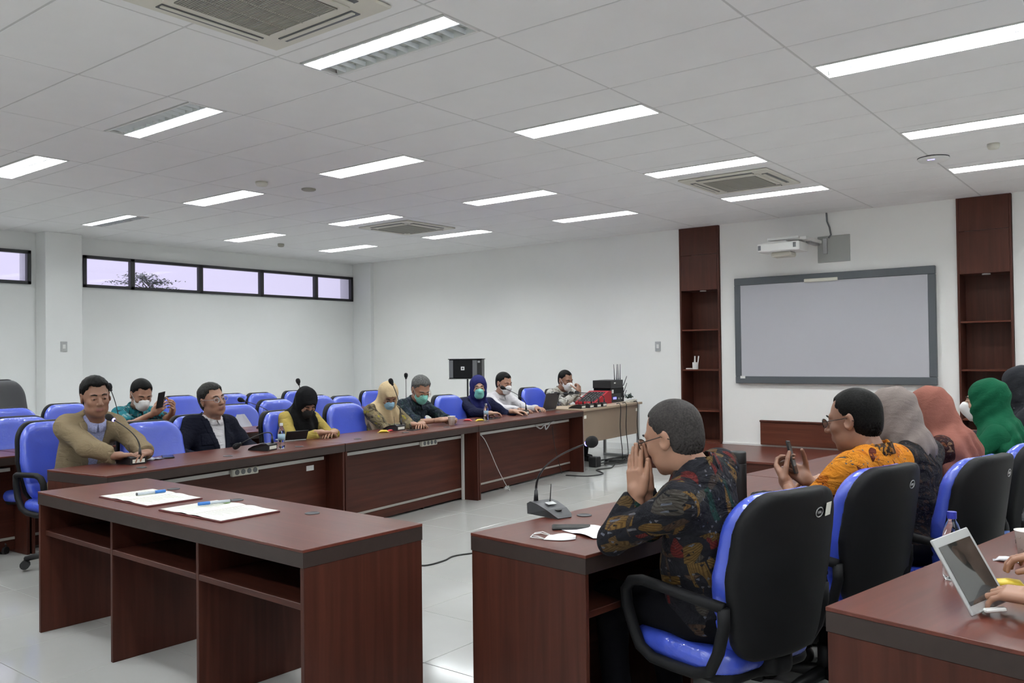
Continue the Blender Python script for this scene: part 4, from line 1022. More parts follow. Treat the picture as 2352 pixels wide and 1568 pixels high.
    if glasses:
        gm = glasses; mb = MB()
        for sd in (1, -1):
            mb.tube([(sd*(.033+.023*math.cos(a)), .105-.006*abs(math.cos(a)), .003+.018*math.sin(a)) for a in [2*PI*k/16 for k in range(17)]], .0016, 5, False)
            mb.tube([(sd*.056, .099, .008), (sd*.072, .06, .010), (sd*.081, -.005, .012), (sd*.080, -.035, -.004)], .0017, 5)
        mb.tube([(-.010, .106, .006), (0, .109, .010), (.010, .106, .006)], .0016, 5)
        o = hp('glasses', mb.V, mb.F, gm)
        mb = MB()
        for sd in (1, -1):
            V = [(sd*.033, .104, .003)]+[(sd*(.033+.022*math.cos(2*PI*k/16)), .104-.005*abs(math.cos(2*PI*k/16)), .003+.017*math.sin(2*PI*k/16)) for k in range(16)]
            mb.add(V, [[0, 1+k, 1+(k+1) % 16] for k in range(16)])
        l_ = hp('lens', mb.V, mb.F, M['lens'])
    if hijab:
        Hn = np.array(Hl, F32); nbn = np.array(nb, F32)
        under = hijab == 'wrap'; hs_ = hs
        def hj(P):
            q = ((P-Hn)@Rhn)/hs_
            d = ell(q, (0, -.022, .032), (.090, .110, .099))
            d = smin(d, ell(q, (0, .000, -.035), (.080, .085, .085)), .04)
            if hijab == 'peak': d = smin(d, ell(q, (0, .075, .062), (.045, .035, .016)), .03)
            d = smin(d, ell(q, (0, -.065, -.045), (.055, .052, .06)), .04)*hs_
            d = smin(d, cap(P, tuple(Hl+Rh @ Vector((0, -.01, -.08))*hs), tuple(nb-t*.01), .088, .098), .05)
            if drape > 0:
                d = smin(d, cap(P, tuple(S[1]-xax*.07-t*.01), tuple(S[-1]+xax*.07-t*.01), .070+.02*(drape > .2)), .06)
                d = smin(d, ell(P, tuple(at(0, .055, TL*.80-drape*.32)), (.13+.16*drape, .085, .07+drape*.42), A), .06)
                d = smin(d, ell(P, tuple(at(0, -.03, TL*.80-drape*.26)), (.13+.16*drape, .10, .06+drape*.40), A), .06)
            r2 = (P-nbn)@A
            d = d+(.0095 if fine else .007)*np.sin(np.arctan2(r2[:, 1]+.02, r2[:, 0])*9+r2[:, 2]*26+ph)*np.clip((nbn[2]+.06-P[:, 2])/.12, 0, 1)
            d = d+.0028*np.sin(q[:, 2]*75+q[:, 1]*60+ph)
            opening = ell(q, (0, .115, -.006), (.055, .088, .072)) if hijab != 'niqab' else ell(q, (0, .12, .012), (.050, .07, .024))
            d = smax(d, -opening*hs_, .006)
            return d
        l = (min(-.27, -.25*wd), min(p.y for p in (pel, nb, Hl))-.17, Hl.z-.18-drape*1.1-.1); h_ = (.27, max(Hl.y, nb.y)+.19, Hl.z+.16)
        part('headscarf', hj, l, h_, hijab_m, .0085 if fine else .011)
    return root, dict(W=W_, E=E_, base=base, Rz=Rz, loc=loc, nb=nb, f=f, t=t, x=xax, at=at, TL=TL)
V3 = Vector
HJ = dict(black=cloth('scarf_black', (0.008, 0.008, 0.009)), cream=cloth('scarf_cream', (0.52, 0.40, 0.24), 0.8), navy=cloth('scarf_navy', (0.018, 0.020, 0.10)), grey=cloth('scarf_grey', (0.21, 0.175, 0.16)),
          pink=cloth('scarf_pink', (0.24, 0.092, 0.070)), green=cloth('scarf_green', (0.005, 0.078, 0.036)), dark=cloth('scarf_charcoal', (0.022, 0.023, 0.027)))
CL = dict(beige=cloth('jacket_beige', (0.215, 0.165, 0.10)), navyj=cloth('jacket_navy', (0.007, 0.008, 0.016)), white=cloth('shirt_white', (0.62, 0.60, 0.62)), mustard=cloth('blouse_mustard', (0.36, 0.27, 0.07)), navyb=cloth('dress_navy', (0.010, 0.012, 0.035)),
          grey=cloth('sleeve_grey', (0.32, 0.33, 0.36)))

# room-frame directions
def pt(*a): return Vector(a)
# 1 speaker in beige jacket, arms folded on the desk
r1, i1 = person('man in beige jacket speaking into a microphone, forearms on the desk', (-2.98, -.815, 1.190), 0, .30, 0, (-12, 8, 4), SKD, {1: (pt(-2.55, -.86, .795), 'relaxed', (.45, .9, 0), (0, 0, -1)), -1: (pt(-2.56, -.66, .80), 'relaxed', (.5, -.85, 0), (0, -.2, -1))},
       {1: (.75, .1, -.7), -1: (-.75, .1, -.7)}, 1.14, 1.04, 1.15, hair='full', hair_m=HB, cloth_m=CL['beige'], jacket=CHECK, collar=CHECK, jw=.075)
# 2 man with phone, second row
person('man in teal batik shirt and white mask holding a phone up', (-4.52, .36, 1.125), 6, .22, 0, (-15, 26, 0), SK, {1: (pt(-4.17, .28, .975), 'grip', (.7, .3, .55), (.0, .8, .5)), -1: (pt(-4.17, .46, .975), 'grip', (.7, -.3, .55), (.0, -.8, .5))},
       {1: (.7, .3, -.9), -1: (-.7, .3, -.9)}, 1.13, 1.0, 1.05, hair='short', hair_m=HB, cloth_m=BATIKT, sleeve='short', collar=BATIKT, mask='beak_w')
# 3 man in navy jacket leaning back
person('man in navy jacket over white shirt leaning back in his chair', (-3.25, .275, 1.108), 6, .02, 0, (-4, -4, 8), SK, {1: (pt(-2.98, .02, .66), 'relaxed', (.9, .3, -.2), (0, 0, -1)), -1: (pt(-2.95, .52, .66), 'relaxed', (.9, -.3, -.2), (0, 0, -1))},
       None, 1.14, 1.12, 1.12, hair='full', hair_m=hairm('hair_greying', (0.010, 0.010, 0.010), (0.05, 0.048, 0.045)), cloth_m=CL['navyj'], jacket=CL['white'], collar=CL['white'], glasses=M['metal'], jw=.085)
# 4 woman in black headscarf bowed over
person('woman in black headscarf and mustard blouse bowed over the desk', (-3.12, 1.12, 1.045), 0, .16, 0, (-12, 40, 0), SK, {1: (pt(-2.86, 1.05, .80), 'relaxed', (.3, .9, 0), (0, 0, -1)), -1: (pt(-2.86, 1.22, .79), 'relaxed', (.4, -.9, 0), (0, 0, -1))},
       None, 1.05, .98, 1.0, hijab='peak', hijab_m=HJ['black'], cloth_m=CL['mustard'], mask='pleat_k', drape=.22)
# 5 woman in cream headscarf
person('woman in cream headscarf and khaki patterned blouse looking down at the desk', (-3.12, 2.12, 1.06), 0, .16, 0, (-25, 36, 0), SK, {1: (pt(-2.84, 2.16, .79), 'relaxed', (.5, .8, 0), (0, 0, -1)), -1: (pt(-2.84, 2.30, .79), 'relaxed', (.5, -.7, 0), (0, 0, -1))},
       None, 1.05, 1.0, 1.05, hijab='peak', hijab_m=HJ['cream'], cloth_m=BATIKK, mask='pleat_b', drape=.22)
# 6 grey-haired man
person('grey-haired man with green mask and dark batik, hands around a paper cup', (-3.20, 2.66, 1.098), 2, .24, 0, (-22, 30, 0), SK, {1: (pt(-2.90, 2.60, .80), 'grip', (.5, .8, .1), (.0, .4, -.6)), -1: (pt(-2.90, 2.80, .80), 'grip', (.6, -.4, .1), (0, -.4, -.6))},
       {1: (.8, -.1, -.6), -1: (-.8, -.1, -.6)}, 1.13, 1.08, 1.1, hair='full', hair_m=HG, cloth_m=BATIKD, sleeve='elbow', collar=BATIKD, mask='pleat_g', glasses=M['brass'])
# 7 woman in navy headscarf
person('woman in navy headscarf and green mask facing the camera, tapping a device', (-3.42, 3.84, 1.073), -30, .15, 0, (-12, 6, 0), SKL, {1: (pt(-3.08, 3.62, .80), 'relaxed', (.3, .9, 0), (0, 0, -1)), -1: (pt(-3.05, 4.02, .80), 'relaxed', (.5, .3, 0), (0, 0, -1))},
       None, 1.1, 1.0, 1.05, hijab='wrap', hijab_m=HJ['navy'], cloth_m=CL['navyb'], mask='pleat_g', drape=.12)
# 8 man in white shirt
person('man in white shirt and white mask behind a gooseneck microphone', (-3.60, 4.545, 1.095), -6, .12, 0, (-4, 14, 0), SK, {1: (pt(-3.22, 4.35, .79), 'relaxed', (.7, .2, 0), (0, 0, -1)), -1: (pt(-3.22, 4.70, .79), 'relaxed', (.7, -.2, 0), (0, 0, -1))},
       None, 1.1, 1.05, 1.1, hair='short', hair_m=HB, cloth_m=CL['white'], collar=CL['white'], mask='pleat_w')
# 9 man at the beige table
person('man in grey and white print shirt, hand on his mask, at the beige table', (-3.58, 5.86, 1.092), -8, .20, 0, (-8, 16, 0), SKD, {1: (pt(-3.31, 5.78, .94), 'fist', (-.25, .3, .9), (-.7, 0, .1)), -1: (pt(-3.28, 6.02, .80), 'relaxed', (.4, -.9, 0), (0, 0, -1))},
       {1: (.6, .6, -.9), -1: (-.7, .1, -.7)}, 1.12, 1.12, 1.1, hair='crop', hair_m=HB, cloth_m=CAMO, collar=CAMO, mask='pleat_w')
# 10 foreground man in leaf batik, hands joined at his mouth
person('man in black leaf-patterned batik in the foreground, hands joined at his mouth', (1.605, -1.07, 1.158), 182, .10, .12, (-3, 16, -4), SK, {1: (pt(1.505, -1.085, .958), 'flat', (-.12, .02, .95), (-.30, -.93, 0)), -1: (pt(1.495, -1.125, .948), 'flat', (-.12, .10, .95), (.30, .93, 0))},
       None, 1.035, 1.04, 1.35, shiftz=.028, legyaw=-24, hair='crop', hair_m=HS, cloth_m=BATIK10, collar=BATIK10, glasses=M['glasses'], fine=True, eabs={-1: pt(1.42, -1.17, .805), 1: pt(1.42, -.90, .805)})
# 11 man in orange batik with phone
person('man in orange batik shirt and glasses holding a phone over the desk', (1.905, -.02, 1.156), 166, .03, 0.02, (10, 10, 0), SKD, {1: (pt(1.66, .13, .865), 'grip', (-.6, -.35, .5), (0, -.6, .7)), -1: (pt(1.63, -.05, .865), 'grip', (-.5, .4, .5), (0, .6, .7))},
       {-1: (-.7, .1, -.9), 1: (.7, .1, -.9)}, 1.08, 1.12, 1.15, shiftz=.02, hair='crop', hair_m=HB, cloth_m=BATIKO, collar=BATIKC, glasses=M['glasses'], fine=True, sleeve='three')
# 12-15 women
person('woman in greyish headscarf and black patterned dress behind the orange batik man', (1.90, .60, 1.128), 172, .10, 0, (0, 22, 0), SKL, {1: (pt(1.60, .75, .80), 'relaxed', (-.7, -.3, 0), (0, 0, -1)), -1: (pt(1.60, .5, .80), 'relaxed', (-.7, .3, 0), (0, 0, -1))},
       None, 1.08, 1.08, 1.2, hijab='wrap', hijab_m=HJ['grey'], cloth_m=BATIKG, drape=0, fine=True)
person('woman in salmon pink headscarf and maroon batik, turned to her left', (1.90, 1.36, 1.095), 172, .16, 0, (10, 30, 6), SKL, {1: (pt(1.62, 1.5, .80), 'relaxed', (-.7, -.3, 0), (0, 0, -1)), -1: (pt(1.62, 1.25, .80), 'relaxed', (-.7, .3, 0), (0, 0, -1))},
       None, 1.12, 1.08, 1.15, hijab='wrap', hijab_m=HJ['pink'], cloth_m=BATIKM, drape=.36, fine=True)
person('woman in green headscarf and white mask, sitting upright at right', (2.02, 2.35, 1.118), 176, .16, 0, (6, 4, 0), SKL, {1: (pt(1.72, 2.5, .80), 'relaxed', (-.7, -.3, 0), (0, 0, -1)), -1: (pt(1.72, 2.2, .80), 'relaxed', (-.7, .3, 0), (0, 0, -1))},
       None, 1.12, 1.05, 1.15, hijab='wrap', hijab_m=HJ['green'], cloth_m=HJ['green'], mask='beak_w', drape=.55, fine=True)
person('woman in black headscarf behind the green headscarf at the right edge', (2.09, 3.2, 1.18), 176, .16, 0, (0, 10, 0), SKL, {1: (pt(1.75, 3.4, .80), 'relaxed', (-.7, -.3, 0), (0, 0, -1)), -1: (pt(1.75, 3.1, .80), 'relaxed', (-.7, .3, 0), (0, 0, -1))},
       None, 1.12, 1.05, 1.1, hijab='wrap', hijab_m=HJ['dark'], cloth_m=HJ['dark'], drape=.30)
# 16 only the hands reach into the picture
person('person in grey sleeves cut by the right edge, hands at a propped tablet', (3.10, -.93, 1.20), 176, .18, 0, (0, 18, 0), SK, {1: (pt(2.715, -.84, .835), 'type', (-.95, .1, .02), (0, 0, -1)), -1: (pt(2.685, -1.19, .800), 'type', (-.97, .06, .0), (.1, .1, -1))},
       {1: (.8, 0, -.5), -1: (-.8, 0, -.5)}, 1.08, 1.1, 1.1, hair='short', hair_m=HB, cloth_m=CL['grey'], fine=True)

# ------------------------------------------------------------------ microphones and things on the desks
def mic(xy, z, yaw, head, lab, lit=False, group='gooseneck microphones', straight=False, label_tag=True, s=1.0):
    """yaw: direction (degrees) the low user side looks to; head: world position of the windscreen"""
    t = thing('gooseneck_microphone', lab, 'microphone', (xy[0], xy[1], z), math.radians(yaw)-PI/2, group)
    hd = Matrix.Rotation(-(math.radians(yaw)-PI/2), 3, 'Z') @ (Vector(head)-Vector((xy[0], xy[1], z)))
    V = []; F = []; mb = MB()
    prof = [(-.095, .0), (-.098, .045), (-.075, .056), (-.03, .052), (.04, .034), (.085, .014), (.098, .004), (.095, 0)]; wds = [.060, .060, .058, .058, .054, .046, .036, .036]
    for (y, zz), w_ in zip(prof, wds): V += [(-w_, y, zz), (w_, y, zz)]
    for i in range(len(prof)-1): F.append([2*i, 2*i+1, 2*i+3, 2*i+2])
    F.append([0, 2, 4, 6, 8, 10, 12, 14]); F.append([15, 13, 11, 9, 7, 5, 3, 1]); F.append([14, 15, 1, 0])
    mb.add(V, F); mb.build('base', M['dgrey'] if s > 1 else M['black'], t)
    if label_tag: bx('name_label', (-.045, -.1005, .010), (.045, -.0985, .034), M['paper'], t, 0)
    sc_ = bx('display', (-.022, -.018, .0), (.022, .012, .002), M['silver'], t, 0); sc_.location = (0, 0, .0505); sc_.rotation_euler = (-.2, 0, 0)
    MB().lathe([(.016, 0), (.016, .004), (.0001, .005)], 12, (0, .05, .028)).build('talk_button', M['black'], t)
    MB().tube([(-.02, -.035, .05), (-.024, -.03, .13)], [.003, .0016], 6).build('antenna', M['black'], t)
    p0 = Vector((.025, -.078, .052)); p1 = p0+Vector((0, .002, .05)); e = hd
    d = (e-p1); b1 = p1+Vector((0, 0, max(.08, abs(d.z)*.5))); pts = []
    for k in range(15):
        u = k/14; pts.append(p1*(1-u)**2+b1*2*u*(1-u)+e*u*u)
    MB().tube([p0, p1]+pts, [.011, .008]+[.0055-.002*min(1, k/8) for k in range(15)], 8).build('gooseneck', M['black'], t, True)
    dr = (pts[-1]-pts[-2]).normalized(); up = dr
    q = Vector((0, 0, 1)).rotation_difference(up).to_matrix()
    mb = MB(); mb.lathe([(.008, -.012), (.010, .0), (.016, .008), (.021, .020), (.023, .034), (.021, .048), (.013, .058), (.0001, .061)], 16); mb.V = [tuple(e+q@Vector(v)) for v in mb.V]
    mb.build('windscreen', M['foam'], t, True)
    mb = MB(); mb.lathe([(.0105, -.010), (.0125, -.003), (.0105, .001)], 16); mb.V = [tuple(e+q@Vector(v)) for v in mb.V]
    mb.build('light_ring', M['led'] if lit else M['black'], t, True)
    return t
mic((-2.60, -.775), .75, 186, (-2.70, -.835, 1.045), 'black desk microphone with lit blue ring before the beige jacket', True)
mic((-2.52, .22), .75, 200, (-2.62, .10, .80), 'black desk microphone bent low in front of the navy jacket')
mic((-2.90, 1.97), .75, 184, (-2.86, 1.925, 1.185), 'black upright microphone in front of the cream headscarf')
mic((-3.12, 4.22), .75, 190, (-3.20, 4.06, 1.055), 'black microphone curving in front of the white shirt')
mic((-4.02, -.18), .75, 190, (-4.0, -.19, 1.20), 'black upright microphone behind the ear of the beige jacket man', label_tag=False)
mic((-4.02, 1.71), .75, 184, (-4.0, 1.732, 1.18), 'black upright microphone left of the black headscarf top', label_tag=False)
mic((-4.10, 3.24), .75, 184, (-4.05, 3.295, 1.195), 'black upright microphone left of the grey-haired man', label_tag=False)
mic((-4.12, 1.42), .75, 184, (-4.10, 1.155, 1.04), 'black microphone leaning left before the back row chairs', label_tag=False)
mic((.825, -.70), .75, -18, (1.215, -1.00, 1.110), 'large black desk microphone with lit blue ring in the foreground', True, s=1.2, label_tag=False)
mic((2.62, -.16), .75, -10, (2.80, -.2, 1.02), 'black desk microphone cut by the right edge', label_tag=False)
for k, (x, y, hx, hy, hz, lab) in enumerate(((-2.98, 5.22, -3.14, 5.06, .955, 'leftmost'), (-2.96, 5.38, -3.12, 5.24, .945, 'second from left'), (-2.96, 5.55, -3.12, 5.36, .95, 'second from right'), (-2.98, 5.72, -3.10, 5.46, .95, 'rightmost'))):
    mic((x, y), .765, 186, (hx, hy, hz), 'black microphone %s of four parked on the beige table' % lab)
# folders and pens on the foreground desk
for k, (x0, y0, x1, y1, lab) in enumerate(((-1.352, -1.605, -.862, -1.318, 'left'), (-.738, -1.63, -.235, -1.325, 'right'))):
    t = thing('open_folder', 'open maroon folder with printed pages, %s of the two on the foreground desk' % lab, 'folder', ((x0+x1)/2, (y0+y1)/2, .75), math.radians(-1.5+k), 'open signing folders')
    W_, D_ = (x1-x0)/2, (y1-y0)/2
    MB().box(-W_, -D_, 0, W_, D_, .006, .0015).build('cover', M['cover'], t)
    for s in (-1, 1):
        pg = MB(); n_ = 8; V = []
        for i in range(n_+1):
            u = i/n_; x = s*(.002+u*(W_-.008)); z = .0065+.004*math.sin(min(1, u*2.2)*PI)*.9+.0015
            V += [(x, -D_+.005, z), (x, D_-.005, z)]
        pg.add(V, [[2*i, 2*i+2, 2*i+3, 2*i+1] if s > 0 else [2*i, 2*i+1, 2*i+3, 2*i+2] for i in range(n_)]); p_ = pg.build('page', M['paper'], t, True)
        ln = MB(); random.seed(5+k+s)
        for r in range(11):
            y = D_-.07-r*.018
            xa = s*(W_*.5)-.085; xb = xa+random.uniform(.08, .17); ln.box(xa, y, .0118, xb, y+.0022, .0122)
        ln.build('printed_lines', M['ink'], p_)
        if s < 0: MB().box(-W_*.62, D_-.045, .0118, -W_*.62+.05, D_-.02, .0124).build('green_emblem', M['green'], p_)
for (a, b, cap_end, lab) in (((-1.167, -1.503), (-1.148, -1.361), 1, 'white pen with blue cap lying on the left folder'), ((-.637, -1.484), (-.590, -1.345), 0, 'white pen with blue cap lying on the right folder')):
    d = Vector((b[0]-a[0], b[1]-a[1], 0)); L_ = d.length; t = thing('pen', lab, 'pen', (a[0], a[1], .7705), math.atan2(d.y, d.x), 'pens on the folders')
    MB().tube([(0, 0, 0), (.012, 0, 0), (L_, 0, 0)], [.0055, .007, .007], 12).build('barrel', M['penwhite'], t, True)
    xs = (L_-.05, L_+.004) if cap_end else (-.004, .05)
    MB().tube([(xs[0], 0, 0), (xs[1], 0, 0)], .0082, 12).build('pen_cap', M['penblue'], t, True)
    MB().tube([(0, 0, 0), (.006, 0, 0)] if cap_end else [(L_-.004, 0, 0), (L_+.002, 0, 0)], .0074, 10).build('tip', M['dgrey'], t)
# bottles, cups, sweets
def bottle(x, y, z, h_, lab, capm, labm, grp='plastic water bottles'):
    t = thing('water_bottle', lab, 'bottle', (x, y, z), 0, grp); k = h_/.22
    MB().lathe([(.0001, .006*k), (.026*k, 0), (.031*k, .008*k), (.031*k, .05*k), (.029*k, .055*k), (.031*k, .06*k), (.031*k, .135*k), (.028*k, .155*k), (.019*k, .18*k), (.0125*k, .192*k), (.0125*k, .202*k)], 20).build('body', M['clear'], t, True)
    MB().lathe([(.0145*k, .198*k), (.0145*k, .22*k), (.0001, .221*k)], 16).build('bottle_cap', capm, t, False)
    MB().lathe([(.0315*k, .075*k), (.0315*k, .125*k)], 20).build('wrap_label', labm, t, True)
lite = mat('label_pale_blue', (0.35, 0.5, 0.62), .4)
bottle(-2.47, .365, .75, .195, 'clear water bottle with pale label beside the bent microphone', M['white'], lite)
bottle(-2.885, 3.33, .75, .18, 'clear water bottle in front of the navy headscarf', M['silver'], lite)
bottle(2.437, -.86, .75, .205, 'clear water bottle with dark blue cap behind the propped tablet', M['capb'], M['labelb'])
bottle(2.33, .775, .485, .22, 'small bottle with blue label standing on a chair at the right edge', M['white'], M['labelb'])
def cup(x, y, z, s, lab):
    t = thing('paper_cup', lab, 'cup', (x, y, z), 0, 'patterned paper cups')
    MB().lathe([(.0001, .002), (.026*s, 0), (.036*s, .085*s), (.038*s, .087*s), (.0365*s, .084*s), (.0345*s, .083*s), (.0255*s, .006), (.0001, .006)], 20).build('body', M['cup'], t, True)
    mb = MB(); random.seed(3)
    for k in range(14):
        a = random.random()*6.28; zz = random.uniform(.02, .07)*s; r = (.026+.010*zz/(.085*s))*s+.0006
        mb.tube([(r*math.cos(a+q*.12), r*math.sin(a+q*.12), zz+.004*math.sin(q*2+k)) for q in range(4)], .0006, 4)
    mb.build('printed_pattern', mat('cup_print', (.45, .38, .33), .7), t)
cup(-2.775, 2.655, .75, 1.05, 'white patterned paper cup in the hands of the grey-haired man')
cup(2.575, -.40, .75, 1.0, 'white patterned paper cup at the right edge behind the hands')
def sweet(x, y, z, mt, lab, a=0, s=1.0, group='wrapped snacks'):
    t = thing('wrapped_snack', lab, 'snack', (x, y, z), a, group); mb = MB()
    n_ = 7; V = []; F = []
    for i, (u, w_, hh) in enumerate(((-.042, .020, .002), (-.032, .012, .006), (-.022, .018, .016), (0, .021, .020), (.022, .018, .016), (.032, .012, .006), (.042, .020, .002))):
        for k in range(8):
            b = 2*PI*k/8; V.append((u*s, w_*s*math.cos(b), max(.0004, (hh*.5+hh*.5*math.sin(b)*(1+.15*math.sin(i*3+k)))*s)))
    for i in range(n_-1):
        for k in range(8): F.append([i*8+k, i*8+(k+1) % 8, (i+1)*8+(k+1) % 8, (i+1)*8+k])
    F.append(list(range(8))[::-1]); F.append([48+k for k in range(8)]); mb.add(V, F); mb.build('wrapper', mt, t, True)
sweet(-2.79, 1.74, .75, M['foilY'], 'yellow wrapped snack beside the microphone of the cream headscarf', .8, 1.3)
sweet(-2.83, 1.86, .75, M['foilR'], 'red wrapped snack beside the yellow one and microphone', 1.6, .9)
sweet(-3.0, 3.16, .75, M['foilR'], 'red and white wrapped snack left of the clear bottle', .4, 1.2)
sweet(-2.88, 3.22, .75, M['foilY'], 'yellow wrapped snack nearest the clear bottle', 1.2, 1.3)
sweet(2.585, -.86, .75, M['foilY'], 'yellow wrapped snack between the two hands at the right edge', .3, 1.3)
sweet(2.64, -.93, .75, M['foilY'], 'yellow wrapped snack cut by the right edge', .9, 1.2)
sweet(2.53, -.52, .75, M['tissue'], 'clear wrapped snack in front of the paper cup at right', .2, .9)
# phones, tablets, laptop
def phone(lab, loc, rot, cat='phone', w_=.075, l=.155, th=.008, scr=None, nm='mobile_phone'):
    t = thing(nm, lab, cat, loc); t.rotation_euler = rot
    MB().box(-w_/2, -l/2, 0, w_/2, l/2, th, .003).build('case', M['black'], t)
    MB().box(-w_/2+.004, -l/2+.005, th, w_/2-.004, l/2-.005, th+.0006, 0).build('screen', scr or mat('dark_screen', (0.015, 0.016, 0.016), .08), t)
phone('black smartphone lying beside the white paper on the desk', (1.055, -.885, .75), (0, 0, -.95), th=.010)
phone('black smartphone held up by the man in teal batik', (-4.03, .27, 1.09), (math.radians(68), .15, math.radians(-78)))
phone('dark smartphone held by the man in orange batik', (1.612, .05, .975), (math.radians(75), .1, math.radians(100)), w_=.075, l=.15)
phone('phone lying before the hands of the cream headscarf woman', (-2.72, 2.06, .75), (0, 0, .3))
phone('black keyboard tablet lying before the navy headscarf', (-3.0, 3.50, .75), (0, 0, .15), 'tablet', .17, .26, nm='tablet')
phone('dark phone on crumpled silver wrap beside the beige jacket man', (-2.70, -.44, .752), (0, 0, 1.1), w_=.08, l=.16)
t = thing('plastic_wrap', 'crumpled silver wrap beside the lit microphone on the left desk', 'wrapper', (-2.66, -.60, .75)); mb = MB(); random.seed(8); V = []; F = []
for i in range(7):
    for j in range(9): V.append(((i-3)*.014, (j-4)*.022, random.uniform(.001, .012)))
for i in range(6):
    for j in range(8): F.append([i*9+j, (i+1)*9+j, (i+1)*9+j+1, i*9+j+1])
mb.add(V, F); mb.build('film', mat('silver_wrap', (.6, .62, .68), .2, .3), t)
# paper beside the phone
t = thing('paper_sheet', 'white folded paper sheet at the elbow of the foreground man', 'paper', (1.165, -.905, .75), -.35); V = []; F = []
for i in range(9):
    for j in range(7):
        u, v = (i-4)/4, (j-3)/3; V.append((u*.105, v*.074, .002+.012*max(0, math.cos(u*2.2+v))*(1-v*v*.3)))
for i in range(8):
    for j in range(6): F.append([i*7+j, (i+1)*7+j, (i+1)*7+j+1, i*7+j+1])
link('sheet', mesh_from('sheet', V, F, M['paperw'], True), t)
# face mask on the desk
t = thing('face_mask', 'white face mask with ear loops lying on the near desk corner', 'mask', (1.105, -1.075, .75), .35)
V = []; F = []
for i in range(11):
    for j in range(7):
        u, v = i/10, (j-3)/3; w_ = .045*math.sin(min(1, (1.06-u)*1.6)*PI/2)**.8 if u < 1.0 else .006
        V.append((u*.115-.03, v*w_, .003+.018*(1-v*v)*math.sin(max(.05, u)*PI*.75)))
for i in range(10):
    for j in range(6): F.append([i*7+j, (i+1)*7+j, (i+1)*7+j+1, i*7+j+1])
link('mask_cloth', mesh_from('mask_cloth', V, F, M['maskw'], True), t)
for dy in (-.012, .014):
    MB().tube([(-.03, .036+dy*.4, .004), (-.06, .035+dy, .012), (-.085, .015+dy, .010), (-.088, -.012+dy, .004), (-.06, -.034+dy, .008), (-.03, -.036, .004)], .002, 6).build('ear_loop', M['maskw'], t, True)
# thermos and pouch
t = thing('thermos_flask', 'tall matt black flask standing beside the foreground man', 'flask', (1.385, .0, .75))
MB().lathe([(.0001, 0), (.035, 0), (.036, .004), (.036, .185), (.0355, .187)], 26).build('body', M['black'], t, True)
MB().lathe([(.0355, .1875), (.036, .190), (.036, .237), (.033, .243), (.0001, .244)], 26).build('lid', M['black'], t, True)
V, F = nets(lambda P: smin(ell(P, (0, 0, .015), (.075, .04, .022)), ell(P, (.05, .01, .012), (.05, .035, .016)), .03)+.003*np.sin(P[:, 0]*120)*np.sin(P[:, 1]*150), (-.09, -.06, -.01), (.11, .06, .05), .006)
t = link('pouch', mesh_from('pouch', V, F, M['blackm'], True), None, (1.44, .19, .752), .2); tag(t, 'small black cloth pouch beside the black flask', 'pouch')
# propped tablet
def quad_slab(name, P0, ex, ey, w_, l, th, mt, parent, off=0.0, z=None):
    ex = Vector(ex).normalized(); ey = Vector(ey); ey = (ey-ex*ey.dot(ex)).normalized(); n = ex.cross(ey)
    A = Matrix((ex, ey, n)).transposed().to_4x4(); A.translation = Vector(P0)+n*off
    mb = MB(); mb.box(0, 0, 0, w_, l, th, min(.003, th*.3), A); return mb.build(name, mt, parent), A
t = thing('propped_tablet', 'silver-framed tablet standing tilted on the bottom right desk', 'tablet', (0, 0, 0))
BLp = Vector((2.553, -1.255, .753)); ex = Vector((.06, .109, .022)); ey = Vector((-.092, .03, .18))
quad_slab('casing', BLp, ex, ey, .140, .208, .008, M['silver'], t)
exn = ex.normalized(); eyn = (ey-exn*ey.dot(exn)).normalized(); nn = exn.cross(eyn)
quad_slab('screen', BLp+exn*.010+eyn*.024+nn*.0082, ex, ey, .120, .160, .0008, mat('reflective_screen', (0.03, 0.028, 0.025), .03, spec=1.0, coat=1.0), t)
quad_slab('charging_dongle', BLp+exn*.03+nn*.01+Vector((.01, 0, .0)), Vector((.8, .5, .1)), Vector((-.5, .8, 0)), .055, .018, .01, M['white'], t)
# laptop at the far end
t = thing('laptop', 'open laptop with dark lid at the end of the left row', 'laptop', (-3.2, 4.93, .75), math.radians(4))
bx('keyboard_base', (-.24, -.16, 0), (0, .16, .014), M['silver'], t, .003); MB().box(-.22, -.14, .0142, -.09, .14, .0155).build('keys', M['dgrey'], t)
quad_slab('lid', (.0, -.16, .014), (0, 1, 0), (.065, 0, .21), .32, .215, .007, M['dgrey'], t)
quad_slab('screen_panel', (-.0015, -.15, .024), (0, 1, 0), (.065, 0, .21), .30, .195, .0009, mat('laptop_screen', (.3, .34, .36), .3), t, -.0009)
t = thing('laptop', 'small dark open laptop behind the water bottle on the left row', 'laptop', (-2.86, .80, .75), math.radians(-10))
bx('keyboard_base', (-.17, -.10, 0), (0, .10, .012), M['silver'], t, .003)
quad_slab('lid', (.0, -.10, .012), (0, 1, 0), (.05, 0, .1), .20, .085, .006, M['black'], t)
